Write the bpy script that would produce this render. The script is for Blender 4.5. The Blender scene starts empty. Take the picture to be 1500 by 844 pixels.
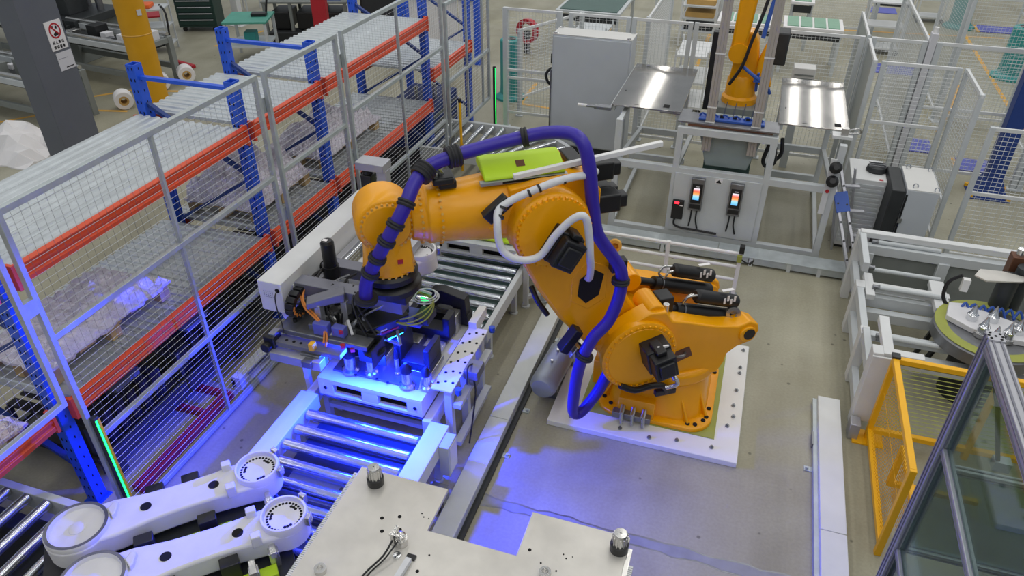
import bpy, math, random
from mathutils import Vector, Matrix
RN = random.Random(11)
S = bpy.context.scene
COL = S.collection
PI = math.pi

# ------------------------------------------------------------------ camera
cam_d = bpy.data.cameras.new('camera'); cam = bpy.data.objects.new('camera', cam_d); COL.objects.link(cam)
cam.location = (0, 0, 4.5)
cam.rotation_euler = (math.radians(90 - 34.0), 0, math.radians(18.3))
cam_d.sensor_fit = 'HORIZONTAL'; cam_d.sensor_width = 36.0
cam_d.lens = 36.0 * 1085 / 1500
cam_d.clip_start = 0.05; cam_d.clip_end = 200
S.camera = cam

# ------------------------------------------------------------------ world, hall lamps, exposure
W = bpy.data.worlds.new('hall_ambient'); S.world = W; W.use_nodes = True
bg = W.node_tree.nodes['Background']; bg.inputs[0].default_value = (0.80, 0.86, 0.93, 1); bg.inputs[1].default_value = 0.40
S.view_settings.view_transform = 'Standard'; S.view_settings.look = 'None'
S.view_settings.exposure = 0.0; S.view_settings.gamma = 1.0
try: S.view_settings.use_curve_mapping = False
except Exception: pass
def hall_lamp(x, y, sx, sy, e):
    d = bpy.data.lights.new('hall_strip_light', 'AREA'); d.shape = 'RECTANGLE'; d.size = sx; d.size_y = sy
    d.energy = e; d.color = (1.0, 0.965, 0.91)
    o = bpy.data.objects.new('hall_strip_light', d); COL.objects.link(o); o.location = (x, y, 8.6)
    return o
for lx in (-12.5, -8.2, -3.8, -0.2, 1.65, 2.45, 3.3, 7.5):
    for ly in (-1.5, 6.5, 14.5, 22.5, 30.5):
        hall_lamp(lx, ly, 0.20, 7.0, 60 if lx not in (1.65, 2.45, 3.3) else 36)

# ------------------------------------------------------------------ helpers
def lin(h):
    h = h.lstrip('#'); out = []
    for i in (0, 2, 4):
        c = int(h[i:i+2], 16) / 255.0
        out.append(c / 12.92 if c <= 0.04045 else ((c + 0.055) / 1.055) ** 2.4)
    return (out[0], out[1], out[2], 1.0)
MATS = {}
def mat(name, hexc, rough=0.5, metal=0.0, var=0.05, scale=6.0, bump=0.0, bscale=40.0, coat=0.0, spec=0.5):
    m = bpy.data.materials.new(name); m.use_nodes = True; nt = m.node_tree; b = nt.nodes['Principled BSDF']
    c = lin(hexc)
    b.inputs['Roughness'].default_value = rough; b.inputs['Metallic'].default_value = metal
    b.inputs['Specular IOR Level'].default_value = spec
    if coat: b.inputs['Coat Weight'].default_value = coat; b.inputs['Coat Roughness'].default_value = 0.15
    tc = nt.nodes.new('ShaderNodeTexCoord'); nz = nt.nodes.new('ShaderNodeTexNoise')
    nz.inputs['Scale'].default_value = scale; nz.inputs['Detail'].default_value = 4
    nt.links.new(tc.outputs['Object'], nz.inputs['Vector'])
    rp = nt.nodes.new('ShaderNodeValToRGB'); nt.links.new(nz.outputs['Fac'], rp.inputs['Fac'])
    e = rp.color_ramp.elements
    e[0].position = 0.3; e[1].position = 0.7
    e[0].color = tuple(max(0, x * (1 - var)) for x in c[:3]) + (1,)
    e[1].color = tuple(min(1, x * (1 + var)) for x in c[:3]) + (1,)
    nt.links.new(rp.outputs['Color'], b.inputs['Base Color'])
    if bump:
        n2 = nt.nodes.new('ShaderNodeTexNoise'); n2.inputs['Scale'].default_value = bscale; n2.inputs['Detail'].default_value = 3
        nt.links.new(tc.outputs['Object'], n2.inputs['Vector'])
        bp = nt.nodes.new('ShaderNodeBump'); bp.inputs['Strength'].default_value = bump; bp.inputs['Distance'].default_value = 0.01
        nt.links.new(n2.outputs['Fac'], bp.inputs['Height']); nt.links.new(bp.outputs['Normal'], b.inputs['Normal'])
    MATS[name] = m; return m
def emis(name, hexc, st):
    m = bpy.data.materials.new(name); m.use_nodes = True; b = m.node_tree.nodes['Principled BSDF']
    b.inputs['Base Color'].default_value = lin(hexc); b.inputs['Emission Color'].default_value = lin(hexc)
    b.inputs['Emission Strength'].default_value = st; MATS[name] = m; return m
def glass(name, hexc, rough=0.02, alpha=0.25):
    m = bpy.data.materials.new(name); m.use_nodes = True; nt = m.node_tree
    for n in list(nt.nodes): nt.nodes.remove(n)
    o = nt.nodes.new('ShaderNodeOutputMaterial'); mx = nt.nodes.new('ShaderNodeMixShader')
    t = nt.nodes.new('ShaderNodeBsdfTransparent'); t.inputs[0].default_value = lin(hexc)
    gl = nt.nodes.new('ShaderNodeBsdfGlossy'); gl.inputs['Roughness'].default_value = rough; gl.inputs[0].default_value = (0.8, 0.85, 0.85, 1)
    fr = nt.nodes.new('ShaderNodeFresnel'); fr.inputs[0].default_value = 1.45
    ml = nt.nodes.new('ShaderNodeMath'); ml.operation = 'MULTIPLY'; ml.inputs[1].default_value = 0.28; nt.links.new(fr.outputs[0], ml.inputs[0])
    ad = nt.nodes.new('ShaderNodeMath'); ad.operation = 'ADD'; ad.inputs[1].default_value = alpha; ad.use_clamp = True
    nt.links.new(ml.outputs[0], ad.inputs[0]); nt.links.new(ad.outputs[0], mx.inputs[0])
    nt.links.new(t.outputs[0], mx.inputs[1]); nt.links.new(gl.outputs[0], mx.inputs[2]); nt.links.new(mx.outputs[0], o.inputs[0])
    MATS[name] = m; return m

mat('yellow', '#F0A400', 0.27, 0, 0.04, 5, spec=0.45)
mat('yellow_paint', '#F2B40C', 0.42, 0, 0.05, 5)
mat('column_yellow', '#D39A0C', 0.45, 0, 0.06, 4)
mat('black', '#17181a', 0.42, 0, 0.15, 9)
mat('black_rubber', '#1c1c20', 0.6, 0, 0.15, 9)
mat('dark', '#2a2d2f', 0.55, 0, 0.2, 6)
mat('hose', '#2f1f9a', 0.36, 0, 0.06, 8)
mat('lime', '#b9dd1c', 0.45, 0, 0.04, 6)
mat('green_plate', '#9aa048', 0.55, 0, 0.08, 6)
mat('white_paint', '#d6d8d8', 0.5, 0, 0.05, 4)
mat('white_cast', '#d9d9dc', 0.55, 0, 0.05, 7, bump=0.05, bscale=25)
mat('white_clean', '#e2e2e0', 0.5, 0, 0.03, 4)
mat('frame_grey', '#c3c8ca', 0.45, 0, 0.05, 5)
mat('cabinet_grey', '#bcc2c8', 0.5, 0, 0.03, 3)
mat('cabinet_top', '#d2d2cf', 0.5, 0, 0.03, 3)
mat('galv', '#b4bcbe', 0.42, 0.35, 0.10, 10)
mat('tray_grey', '#c6cac8', 0.45, 0.15, 0.06, 5)
mat('hopper', '#8b9898', 0.35, 0, 0.06, 5)
mat('crimson', '#8c1c34', 0.5, 0, 0.06, 5)
mat('gantry', '#a9a39d', 0.45, 0.1, 0.05, 5)
mat('galv_deck', '#c4cacd', 0.42, 0.35, 0.08, 9)
mat('wire', '#c4c8ca', 0.4, 0.4, 0.05, 9)
mat('wire_white', '#d2d5d6', 0.45, 0, 0.03, 9)
mat('steel', '#c9c8c5', 0.25, 0.9, 0.10, 6, bump=0.02, bscale=60)
mat('polished', '#aaa7a2', 0.09, 0.95, 0.08, 4, bump=0.004, bscale=30)
mat('pallet_plate', '#77787c', 0.35, 0.6, 0.10, 6)
mat('steel_plate', '#d0cdc6', 0.42, 0.55, 0.10, 5, bump=0.04, bscale=14)
mat('steel_dark', '#84868a', 0.38, 0.8, 0.12, 9)
mat('chrome', '#d8dadd', 0.16, 1.0, 0.03, 9)
mat('roller', '#c8ccd0', 0.20, 0.95, 0.05, 12)
mat('alu', '#b4b5bb', 0.40, 0.6, 0.04, 9)
mat('alu_dark', '#7d7e88', 0.45, 0.5, 0.05, 9)
mat('rack_blue', '#2257d2', 0.42, 0, 0.06, 6)
mat('rack_blue_dark', '#1b3a80', 0.5, 0, 0.08, 6)
mat('rack_orange', '#e2532c', 0.42, 0, 0.05, 6)
mat('rust', '#6a2a1e', 0.6, 0, 0.1, 6)
mat('column_grey', '#62666e', 0.6, 0, 0.05, 3)
mat('paper', '#e6e4e4', 0.7, 0, 0.03, 5)
mat('paper_grey', '#cfcfd4', 0.7, 0, 0.03, 5)
mat('ink', '#1a1a1c', 0.7, 0, 0.02, 5)
mat('sign_red', '#b51c28', 0.5, 0, 0.03, 5)
mat('red', '#b01e2c', 0.5, 0, 0.06, 5)
mat('teal', '#2f8f8d', 0.5, 0, 0.06, 5)
mat('teal_top', '#4f9c8a', 0.5, 0, 0.06, 5)
mat('green_dark', '#1d3a34', 0.5, 0, 0.08, 6)
mat('green_board', '#7fa890', 0.55, 0, 0.06, 8)
mat('board_dark', '#4c6660', 0.55, 0, 0.08, 6)
mat('machine_grey', '#7f8481', 0.5, 0, 0.08, 5)
mat('machine_dark', '#3a3e40', 0.5, 0.2, 0.15, 7)
mat('wood', '#b59a6c', 0.7, 0, 0.15, 9)
mat('cardboard', '#c09a5a', 0.75, 0, 0.08, 6)
mat('orange_cable', '#d6843a', 0.5, 0, 0.06, 6)
mat('cable_white', '#d0d2d6', 0.5, 0, 0.06, 14, bump=0.25, bscale=30)
mat('cable_black', '#1a1a1d', 0.5, 0, 0.06, 6)
mat('blue_plastic', '#2f55a8', 0.45, 0, 0.06, 6)
mat('blue_mat', '#5b62b4', 0.6, 0, 0.08, 6)
mat('tank', '#9aa2ac', 0.4, 0.3, 0.05, 6)
mat('line_yellow', '#d8a648', 0.6, 0, 0.12, 9)
mat('orange_tool', '#e8641e', 0.5, 0, 0.06, 6)
mat('brown_part', '#6e4a36', 0.5, 0.3, 0.1, 6)
mat('fixture_black', '#121319', 0.5, 0, 0.10, 8)
mat('screw', '#8f9296', 0.35, 0.8, 0.05, 9)
mat('hole', '#0a0a0b', 0.9, 0, 0.0, 5)
emis('led_green', '#20ff60', 3.0)
emis('led_green_small', '#20f070', 2.0)
emis('led_blue', '#2a9cff', 6.0)
emis('led_red', '#ff2030', 4.0)
glass('glass', '#cfdbd8', 0.02, 0.02)
glass('acrylic', '#b9c6c6', 0.05, 0.12)
glass('plastic_wrap', '#cfc8d6', 0.18, 0.10)

def frost(name, hexc, op):
    m = bpy.data.materials.new(name); m.use_nodes = True; nt = m.node_tree
    for n in list(nt.nodes): nt.nodes.remove(n)
    o = nt.nodes.new('ShaderNodeOutputMaterial'); mx = nt.nodes.new('ShaderNodeMixShader'); t = nt.nodes.new('ShaderNodeBsdfTransparent')
    d = nt.nodes.new('ShaderNodeBsdfPrincipled'); d.inputs['Base Color'].default_value = lin(hexc); d.inputs['Roughness'].default_value = 0.4
    mx.inputs[0].default_value = op
    nt.links.new(t.outputs[0], mx.inputs[1]); nt.links.new(d.outputs[0], mx.inputs[2]); nt.links.new(mx.outputs[0], o.inputs[0]); MATS[name] = m
frost('frosted_sheet', '#a4aaa8', 0.72)
# crinkled foil / plastic wrapping
def foil():
    m = mat('foil', '#efeaf4', 0.12, 0.25, 0.10, 5)
    nt = m.node_tree; b = nt.nodes['Principled BSDF']
    tc = nt.nodes.new('ShaderNodeTexCoord'); v = nt.nodes.new('ShaderNodeTexVoronoi'); v.inputs['Scale'].default_value = 6; v.inputs['Randomness'].default_value = 1.0
    n = nt.nodes.new('ShaderNodeTexNoise'); n.inputs['Scale'].default_value = 13; n.inputs['Detail'].default_value = 8; n.inputs['Distortion'].default_value = 2.5
    nt.links.new(tc.outputs['Object'], v.inputs['Vector']); nt.links.new(tc.outputs['Object'], n.inputs['Vector'])
    a = nt.nodes.new('ShaderNodeMath'); a.operation = 'ADD'; mv = nt.nodes.new('ShaderNodeMath'); mv.operation = 'MULTIPLY'; mv.inputs[1].default_value = 0.35; nt.links.new(v.outputs['Distance'], mv.inputs[0]); nt.links.new(mv.outputs[0], a.inputs[0]); nt.links.new(n.outputs['Fac'], a.inputs[1])
    bp = nt.nodes.new('ShaderNodeBump'); bp.inputs['Strength'].default_value = 0.7; bp.inputs['Distance'].default_value = 0.05
    nt.links.new(a.outputs[0], bp.inputs['Height']); nt.links.new(bp.outputs['Normal'], b.inputs['Normal'])
foil()

# concrete floor
def floor_mat():
    m = bpy.data.materials.new('concrete'); m.use_nodes = True; nt = m.node_tree; b = nt.nodes['Principled BSDF']
    tc = nt.nodes.new('ShaderNodeTexCoord')
    def noise(s, d, mp=None, dist=0.0):
        n = nt.nodes.new('ShaderNodeTexNoise'); n.inputs['Scale'].default_value = s; n.inputs['Detail'].default_value = d; n.inputs['Distortion'].default_value = dist
        src = tc.outputs['Object']
        if mp:
            mpn = nt.nodes.new('ShaderNodeMapping'); mpn.inputs['Scale'].default_value = mp; nt.links.new(src, mpn.inputs['Vector']); src = mpn.outputs['Vector']
        nt.links.new(src, n.inputs['Vector']); return n
    def ramp(src, p0, c0, p1, c1):
        r = nt.nodes.new('ShaderNodeValToRGB'); e = r.color_ramp.elements; e[0].position = p0; e[1].position = p1; e[0].color = c0; e[1].color = c1
        nt.links.new(src, r.inputs['Fac']); return r
    def mix(mode, fac, a, bb):
        x = nt.nodes.new('ShaderNodeMix'); x.data_type = 'RGBA'; x.blend_type = mode; x.inputs[0].default_value = fac
        nt.links.new(a, x.inputs[6]); nt.links.new(bb, x.inputs[7]); return x.outputs[2]
    base = ramp(noise(0.9, 6, None, 0.6).outputs['Fac'], 0.32, lin('#989480'), 0.68, lin('#b0ad9a'))
    streak = ramp(noise(1.0, 4, (2.2, 0.25, 1)).outputs['Fac'], 0.35, (0.80, 0.80, 0.78, 1), 0.62, (1, 1, 1, 1))
    c = mix('MULTIPLY', 0.8, base.outputs[0], streak.outputs[0])
    patch = ramp(noise(0.55, 3, None, 0.3).outputs['Fac'], 0.30, (0.82, 0.80, 0.70, 1), 0.55, (1, 1, 1, 1))
    c = mix('MULTIPLY', 0.7, c, patch.outputs[0])
    vo = nt.nodes.new('ShaderNodeTexVoronoi'); vo.inputs['Scale'].default_value = 4.2; vo.inputs['Randomness'].default_value = 1.0
    nt.links.new(tc.outputs['Object'], vo.inputs['Vector'])
    sp = ramp(vo.outputs['Distance'], 0.045, (0.28, 0.28, 0.27, 1), 0.075, (1, 1, 1, 1))
    c = mix('MULTIPLY', 0.75, c, sp.outputs[0])
    fine = ramp(noise(45, 3).outputs['Fac'], 0.35, (0.93, 0.93, 0.93, 1), 0.65, (1.03, 1.03, 1.03, 1))
    c = mix('MULTIPLY', 1.0, c, fine.outputs[0])
    nt.links.new(c, b.inputs['Base Color'])
    rr = ramp(noise(1.6, 4).outputs['Fac'], 0.3, (0.38, 0.38, 0.38, 1), 0.7, (0.62, 0.62, 0.62, 1)); nt.links.new(rr.outputs[0], b.inputs['Roughness'])
    bp = nt.nodes.new('ShaderNodeBump'); bp.inputs['Strength'].default_value = 0.08; bp.inputs['Distance'].default_value = 0.01
    nt.links.new(noise(18, 4).outputs['Fac'], bp.inputs['Height']); nt.links.new(bp.outputs['Normal'], b.inputs['Normal'])
    MATS['concrete'] = m
floor_mat()
mat('concrete_joint', '#8c8d8e', 0.6, 0, 0.12, 9)

AX = {'z': lambda a, b, h: (a, b, h), 'y': lambda a, b, h: (a, h, b), 'x': lambda a, b, h: (h, a, b)}
class MB:
    def __init__(s): s.v = []; s.f = []
    def add(s, vs, fs):
        o = len(s.v); s.v += [tuple(v) for v in vs]; s.f += [tuple(i + o for i in f) for f in fs]; return s
    def box(s, x0, y0, z0, x1, y1, z1):
        if x0 > x1: x0, x1 = x1, x0
        if y0 > y1: y0, y1 = y1, y0
        if z0 > z1: z0, z1 = z1, z0
        e = RN.uniform(0, .0004); x0 -= e; y0 -= e; z0 -= e; x1 += e; y1 += e; z1 += e
        return s.add([(x0,y0,z0),(x1,y0,z0),(x1,y1,z0),(x0,y1,z0),(x0,y0,z1),(x1,y0,z1),(x1,y1,z1),(x0,y1,z1)],
                     [(0,3,2,1),(4,5,6,7),(0,1,5,4),(1,2,6,5),(2,3,7,6),(3,0,4,7)])
    def cbox(s, c, d, M=None):
        n = MB().box(-d[0]/2, -d[1]/2, -d[2]/2, d[0]/2, d[1]/2, d[2]/2)
        if M is not None: n.v = [tuple(M @ Vector(v)) for v in n.v]
        return s.add([(v[0]+c[0], v[1]+c[1], v[2]+c[2]) for v in n.v], n.f)
    def bar(s, p, q, w, h=None, up=(0,0,1)):
        h = h or w; p = Vector(p); q = Vector(q); d = (q - p).normalized(); u = Vector(up)
        if abs(d.dot(u)) > 0.98: u = Vector((0, 1, 0))
        a = d.cross(u).normalized(); b = a.cross(d).normalized()
        e = RN.uniform(0, .0004); a *= w/2+e; b *= h/2+e; p = p-d*e; q = q+d*e
        vs = [p-a-b, p+a-b, p+a+b, p-a+b, q-a-b, q+a-b, q+a+b, q-a+b]
        return s.add(vs, [(0,1,2,3),(7,6,5,4),(0,4,5,1),(1,5,6,2),(2,6,7,3),(3,7,4,0)])
    def ring(s, c, a, b, r, n):
        return [c + a*(r*math.cos(2*PI*i/n)) + b*(r*math.sin(2*PI*i/n)) for i in range(n)]
    def cyl(s, p, q, r, n=14, r2=None, caps=True):
        p = Vector(p); q = Vector(q); d = (q-p).normalized(); u = Vector((0,0,1)) if abs(d.z) < 0.9 else Vector((1,0,0))
        a = d.cross(u).normalized(); b = d.cross(a).normalized(); r2 = r if r2 is None else r2
        vs = s.ring(p, a, b, r, n) + s.ring(q, a, b, r2, n)
        fs = [(i, (i+1) % n, n+(i+1) % n, n+i) for i in range(n)]
        if caps: fs += [tuple(range(n-1, -1, -1)), tuple(range(n, 2*n))]
        return s.add(vs, fs)
    def lathe(s, prof, p, axis, n=24, caps=True):
        p = Vector(p); d = Vector(axis).normalized(); u = Vector((0,0,1)) if abs(d.z) < 0.9 else Vector((1,0,0))
        a = d.cross(u).normalized(); b = d.cross(a).normalized(); vs = []; fs = []
        for r, h in prof: vs += s.ring(p + d*h, a, b, max(r, 1e-4), n)
        for k in range(len(prof)-1):
            fs += [(k*n+i, k*n+(i+1) % n, (k+1)*n+(i+1) % n, (k+1)*n+i) for i in range(n)]
        if caps: fs += [tuple(range(n-1, -1, -1)), tuple(range((len(prof)-1)*n, len(prof)*n))]
        return s.add(vs, fs)
    def prism(s, poly, h0, h1, ax='z'):
        g = AX[ax]; n = len(poly)
        vs = [g(a, b, h0) for a, b in poly] + [g(a, b, h1) for a, b in poly]
        return s.add(vs, [tuple(range(n-1, -1, -1)), tuple(range(n, 2*n))] + [(i, (i+1) % n, n+(i+1) % n, n+i) for i in range(n)])
    def loft(s, loops, caps=True):
        n = len(loops[0]); vs = [v for l in loops for v in l]; fs = []
        for k in range(len(loops)-1):
            fs += [(k*n+i, k*n+(i+1) % n, (k+1)*n+(i+1) % n, (k+1)*n+i) for i in range(n)]
        if caps: fs += [tuple(range(n-1, -1, -1)), tuple(range((len(loops)-1)*n, len(loops)*n))]
        return s.add(vs, fs)
    def tube(s, pts, r, n=8, sub=4, closed=False):
        P = [Vector(p) for p in pts]
        if sub > 1:
            Q = []
            for i in range(len(P)-1):
                p0 = P[max(i-1, 0)]; p1 = P[i]; p2 = P[i+1]; p3 = P[min(i+2, len(P)-1)]
                for k in range(sub):
                    t = k/sub
                    Q.append(0.5*((2*p1)+(p2-p0)*t+(2*p0-5*p1+4*p2-p3)*t*t+(3*p1-p0-3*p2+p3)*t*t*t))
            Q.append(P[-1]); P = Q
        loops = []; a = None
        for i, p in enumerate(P):
            d = (P[min(i+1, len(P)-1)] - P[max(i-1, 0)])
            if d.length < 1e-9: d = Vector((0,0,1))
            d.normalize()
            if a is None:
                u = Vector((0,0,1)) if abs(d.z) < 0.9 else Vector((1,0,0)); a = d.cross(u).normalized()
            else: a = (a - d*a.dot(d)).normalized()
            b = d.cross(a); loops.append(s.ring(p, a, b, r, n))
        return s.loft(loops)
    def wire(s, p, q, r=0.002):
        p = Vector(p); q = Vector(q); d = (q-p).normalized(); u = Vector((0,0,1)) if abs(d.z) < 0.9 else Vector((1,0,0))
        a = d.cross(u).normalized(); b = d.cross(a).normalized()
        return s.add(s.ring(p, a, b, r, 3) + s.ring(q, a, b, r, 3), [(0,1,4,3),(1,2,5,4),(2,0,3,5)])
    def grid(s, o, U, V, pu, pv, r=0.002):
        o = Vector(o); U = Vector(U); V = Vector(V); lu = U.length; lv = V.length
        for k in range(1, int(lu/pu)+1):
            t = k*pu/lu
            if t < 1: s.wire(o+U*t, o+U*t+V, r)
        for k in range(1, int(lv/pv)+1):
            t = k*pv/lv
            if t < 1: s.wire(o+V*t, o+V*t+U, r)
        return s
    def xf(s, M): s.v = [tuple(M @ Vector(v)) for v in s.v]; return s
    def mesh(s, name, m, smooth=35):
        me = bpy.data.meshes.new(name); me.from_pydata(s.v, [], s.f); me.update()
        if m: me.materials.append(MATS[m])
        if smooth:
            me.polygons.foreach_set('use_smooth', [True]*len(me.polygons))
            try: me.set_sharp_from_angle(angle=math.radians(smooth))
            except Exception: pass
        return me
    def build(s, name, m, parent=None, bevel=0.0, local=False, kind=None, smooth=35, seg=2):
        if parent is not None and not local:
            o = WL.get(parent.name, (0,0,0))
            s.v = [(v[0]-o[0], v[1]-o[1], v[2]-o[2]) for v in s.v]
        ob = bpy.data.objects.new(name, s.mesh(name, m, smooth)); COL.objects.link(ob)
        if parent is not None:
            ob.parent = parent; WL[ob.name] = WL.get(parent.name, (0,0,0))
        if bevel:
            md = ob.modifiers.new('bevel', 'BEVEL'); md.width = bevel; md.segments = seg; md.limit_method = 'ANGLE'; md.angle_limit = math.radians(40)
        if kind: ob['kind'] = kind
        return ob
WL = {}
def thing(name, label, cat, loc=(0,0,0), rotz=0.0, group=None):
    o = bpy.data.objects.new(name, None); COL.objects.link(o); o.empty_display_size = 0.1
    o.location = loc; o.rotation_euler = (0, 0, rotz); o['label'] = label; o['category'] = cat
    if group: o['group'] = group
    WL[o.name] = tuple(loc); return o
def tag(o, label, cat, group=None):
    o['label'] = label; o['category'] = cat
    if group: o['group'] = group
    return o
def single(mb, name, m, label, cat, group=None, bevel=0.0, kind=None):
    """a thing that is one mesh: origin moved to its base"""
    xs = [v[0] for v in mb.v]; ys = [v[1] for v in mb.v]; zs = [v[2] for v in mb.v]
    c = ((min(xs)+max(xs))/2, (min(ys)+max(ys))/2, min(zs))
    mb.v = [(v[0]-c[0], v[1]-c[1], v[2]-c[2]) for v in mb.v]
    o = mb.build(name, m, None, bevel); o.location = c; WL[o.name] = c
    tag(o, label, cat, group)
    if kind: o['kind'] = kind
    return o
def struct(mb, name, m, bevel=0.0):
    o = mb.build(name, m, None, bevel); o['kind'] = 'structure'; return o
def piece(name, me, parent, loc, rot=(0,0,0), scale=None):
    """shared-mesh part; loc in world for unrotated parents"""
    o = bpy.data.objects.new(name, me); COL.objects.link(o); o.parent = parent
    w = WL.get(parent.name, (0,0,0)); o.location = (loc[0]-w[0], loc[1]-w[1], loc[2]-w[2]); o.rotation_euler = rot
    if scale: o.scale = scale
    return o
def dup(root, loc, rotz=0.0, label=None):
    r = root.copy(); COL.objects.link(r); r.location = loc; r.rotation_euler = (0,0,rotz); WL[r.name] = tuple(loc)
    if label: r['label'] = label
    for ch in list(root.children):
        c = ch.copy(); COL.objects.link(c); c.parent = r
        for gch in list(ch.children):
            d = gch.copy(); COL.objects.link(d); d.parent = c
    return r
def rot_z(a): return Matrix.Rotation(a, 4, 'Z')
# ================================================================== floor
fl = struct(MB().box(-40, -12, -0.1, 40, 60, 0), 'floor', 'concrete')
# patched joint across the slab
jt = MB(); up = []; lo = []
for i in range(60):
    x = -1.40 + i*0.085
    yy = 3.52 - 0.02*i/60 + RN.uniform(-.008, .008)
    w = 0.035 + RN.uniform(-.012, .014); up.append((x, yy+w)); lo.append((x, yy-w))
poly = up + lo[::-1]
MB().prism([(a, b+.012+RN.uniform(0,.008)) for a, b in up]+[(a, b-.006-RN.uniform(0,.008)) for a, b in lo[::-1]], 0.0, 0.0008).build('floor_joint_edge', 'steel_dark', fl)
jt.prism(poly, 0.0, 0.0018).build('floor_joint', 'concrete_joint', fl)
def fline(x0, y0, x1, y1, w=0.07):
    MB().bar((x0, y0, 0.001), (x1, y1, 0.001), w, 0.002).build('floor_line', 'line_yellow', fl)
# ================================================================== robot pedestal
pd = thing('robot_pedestal', 'white steel floor frame bolted down under the big yellow robot', 'pedestal', (-0.375, 5.22, 0))
MB().box(-1.16, 4.45, 0, 0.41, 6.02, 0.055).build('frame_slab', 'white_clean', pd, 0.006)
MB().box(-0.93, 4.66, 0.055, 0.21, 5.82, 0.062).build('inset_plate', 'green_plate', pd)
bolt = MB().cyl((0,0,0), (0,0,.014), .017, 8).cyl((0,0,.014), (0,0,.026), .009, 8).mesh('bolt', 'screw')
for bx, by in ((.34,4.98),(.33,5.12),(.34,5.33),(.35,5.58),(.35,5.66),(.36,5.93),(-.98,4.55),(-.55,4.54),(-.3,4.51),(-.08,4.55),(.2,4.56),(.30,4.85),(-1.08,5.0),(-1.08,5.6)):
    piece('bolt', bolt, pd, (bx, by, .055))

# ================================================================== robot
RB = thing('industrial_robot', 'big yellow six-axis robot arm with purple hose reaching over the blue-lit fixture', 'robot', (-0.32, 5.18, 0.06), math.radians(214))
Z0 = 0.06
F2W = rot_z(-math.radians(214))       # world aligned geometry inside the rotated robot
def sq(h, ch, z, n=8):
    """square loop with rounded corners of size ch"""
    out = []
    for (sx, sy, a0) in ((1,1,0),(-1,1,PI/2),(-1,-1,PI),(1,-1,1.5*PI)):
        for k in range(n+1):
            a = a0 + k*PI/2/n; out.append((sx*(h-ch)+ch*math.cos(a), sy*(h-ch)+ch*math.sin(a), z))
    return out
foot = MB().loft([sq(.51, .20, 0), sq(.51, .20, .035), sq(.49, .21, .045)])
foot.loft([sq(.45, .28, .04), sq(.43, .33, .16), sq(.42, .41, .30), sq(.42, .41, .36)])
for sx in (-1, 1):
    for sy in (-1, 1):
        d_ = Vector((sx, sy, 0)).normalized(); p_ = Vector((-d_.y, d_.x, 0))
        for da in (-.10, .10):
            q_ = p_*da; w_ = p_*.012
            foot.add([tuple(x_) for x_ in (d_*.56+q_-w_+Vector((0,0,.04)), d_*.38+q_-w_+Vector((0,0,.04)), d_*.38+q_-w_+Vector((0,0,.30)), d_*.56+q_+w_+Vector((0,0,.04)), d_*.38+q_+w_+Vector((0,0,.04)), d_*.38+q_+w_+Vector((0,0,.30)))],
                     [(0,1,2),(5,4,3),(0,3,4,1),(1,4,5,2),(2,5,3,0)])
foot.box(-.30, -.50, .02, .02, -.36, .21)
foot.box(-.60, -.20, .05, -.40, .22, .30)
fo = foot.xf(F2W @ Matrix.Diagonal((.955,1,1,1))).build('foot', 'yellow', RB, 0.006, local=True)
hb = MB().cyl((0,0,0), (0,0,.012), .019, 10).mesh('foot_bolt', 'hole')
for bx, by in ((-.43,-.34),(-.36,-.41),(.44,-.33),(.42,-.38),(.30,-.46),(.36,-.45),(.45,-.22),(.45,.28),(.43,.36),(-.43,.33)):
    p = F2W @ Vector((bx, by, .046))
    o = bpy.data.objects.new('foot_bolt', hb); COL.objects.link(o); o.parent = fo; o.location = (p.x, p.y, .042)
pl = MB()
for k in (-.24, -.15, -.06):
    pl.cyl((k, -.50, .13), (k, -.57, .10), .022, 10).cyl((k, -.56, .11), (k+.01, -.60, .02), .016, 10)
pl.xf(F2W).build('base_connectors', 'steel', RB, local=True)
MB().box(-.32, -.56, .03, .0, -.49, .09).xf(F2W).build('connector_block', 'steel_dark', RB, 0.006, local=True)

# ---- rotating column  (local: x forward, y towards the viewer, z up)
def L(z): return z - Z0
cl = MB().lathe([(.43,.36),(.45,.38),(.45,.47),(.42,.50)], (0,0,0), (0,0,1), 40)
ck = [(-.28,.42),(-.33,.52),(-.34,.60),(-.42,.66),(-.50,.68),(-.575,.73),(-.60,.79),(-.58,.86),(-.50,.90),(-.40,.87),(-.20,.91),(.06,1.00),(.20,1.04),(.26,1.14),(.40,1.15),(.55,1.08),(.70,.98),(.76,.80),(.70,.62),(.56,.50),(.40,.42)]
column = cl
column.prism(ck, .24, .40, 'y').prism(ck, -.40, -.24, 'y')
column.box(-.33, -.30, .38, .52, .30, .62)
column.box(-.05, -.30, .50, .20, .30, .78)
co = column.build('rotating_column', 'yellow', RB, 0.02, local=True, seg=3)
for sv in (1, -1):
    a2 = MB().lathe([(.30,.36),(.31,.40),(.31,.44),(.285,.455),(.27,.455),(.265,.46),(.12,.465)], (.47, 0, L(.85)), (0, sv, 0), 40)
    n = 36
    for k in range(n):
        a = 2*PI*k/n
        a2.cyl((.47+.285*math.cos(a), sv*.44, L(.85)+.285*math.sin(a)), (.47+.285*math.cos(a), sv*.466, L(.85)+.285*math.sin(a)), .011, 6)
    a2.build('shoulder_gear', 'yellow', co, local=True)
    MB().cyl((.33, sv*.10, L(1.16)), (.33, sv*.36, L(1.16)), .085, 20).build('pivot_boss', 'yellow', co, 0.008, local=True)
    MB().cyl((-.49, sv*.20, L(.84)), (-.49, sv*.42, L(.84)), .075, 20).build('pivot_boss', 'yellow', co, 0.008, local=True)
    hh = MB().cyl((-.50, sv*.40, L(.845)), (-.50, sv*.425, L(.845)), .05, 18)
    hh.build('pivot_bolt_ring', 'black', co, local=True)
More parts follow.
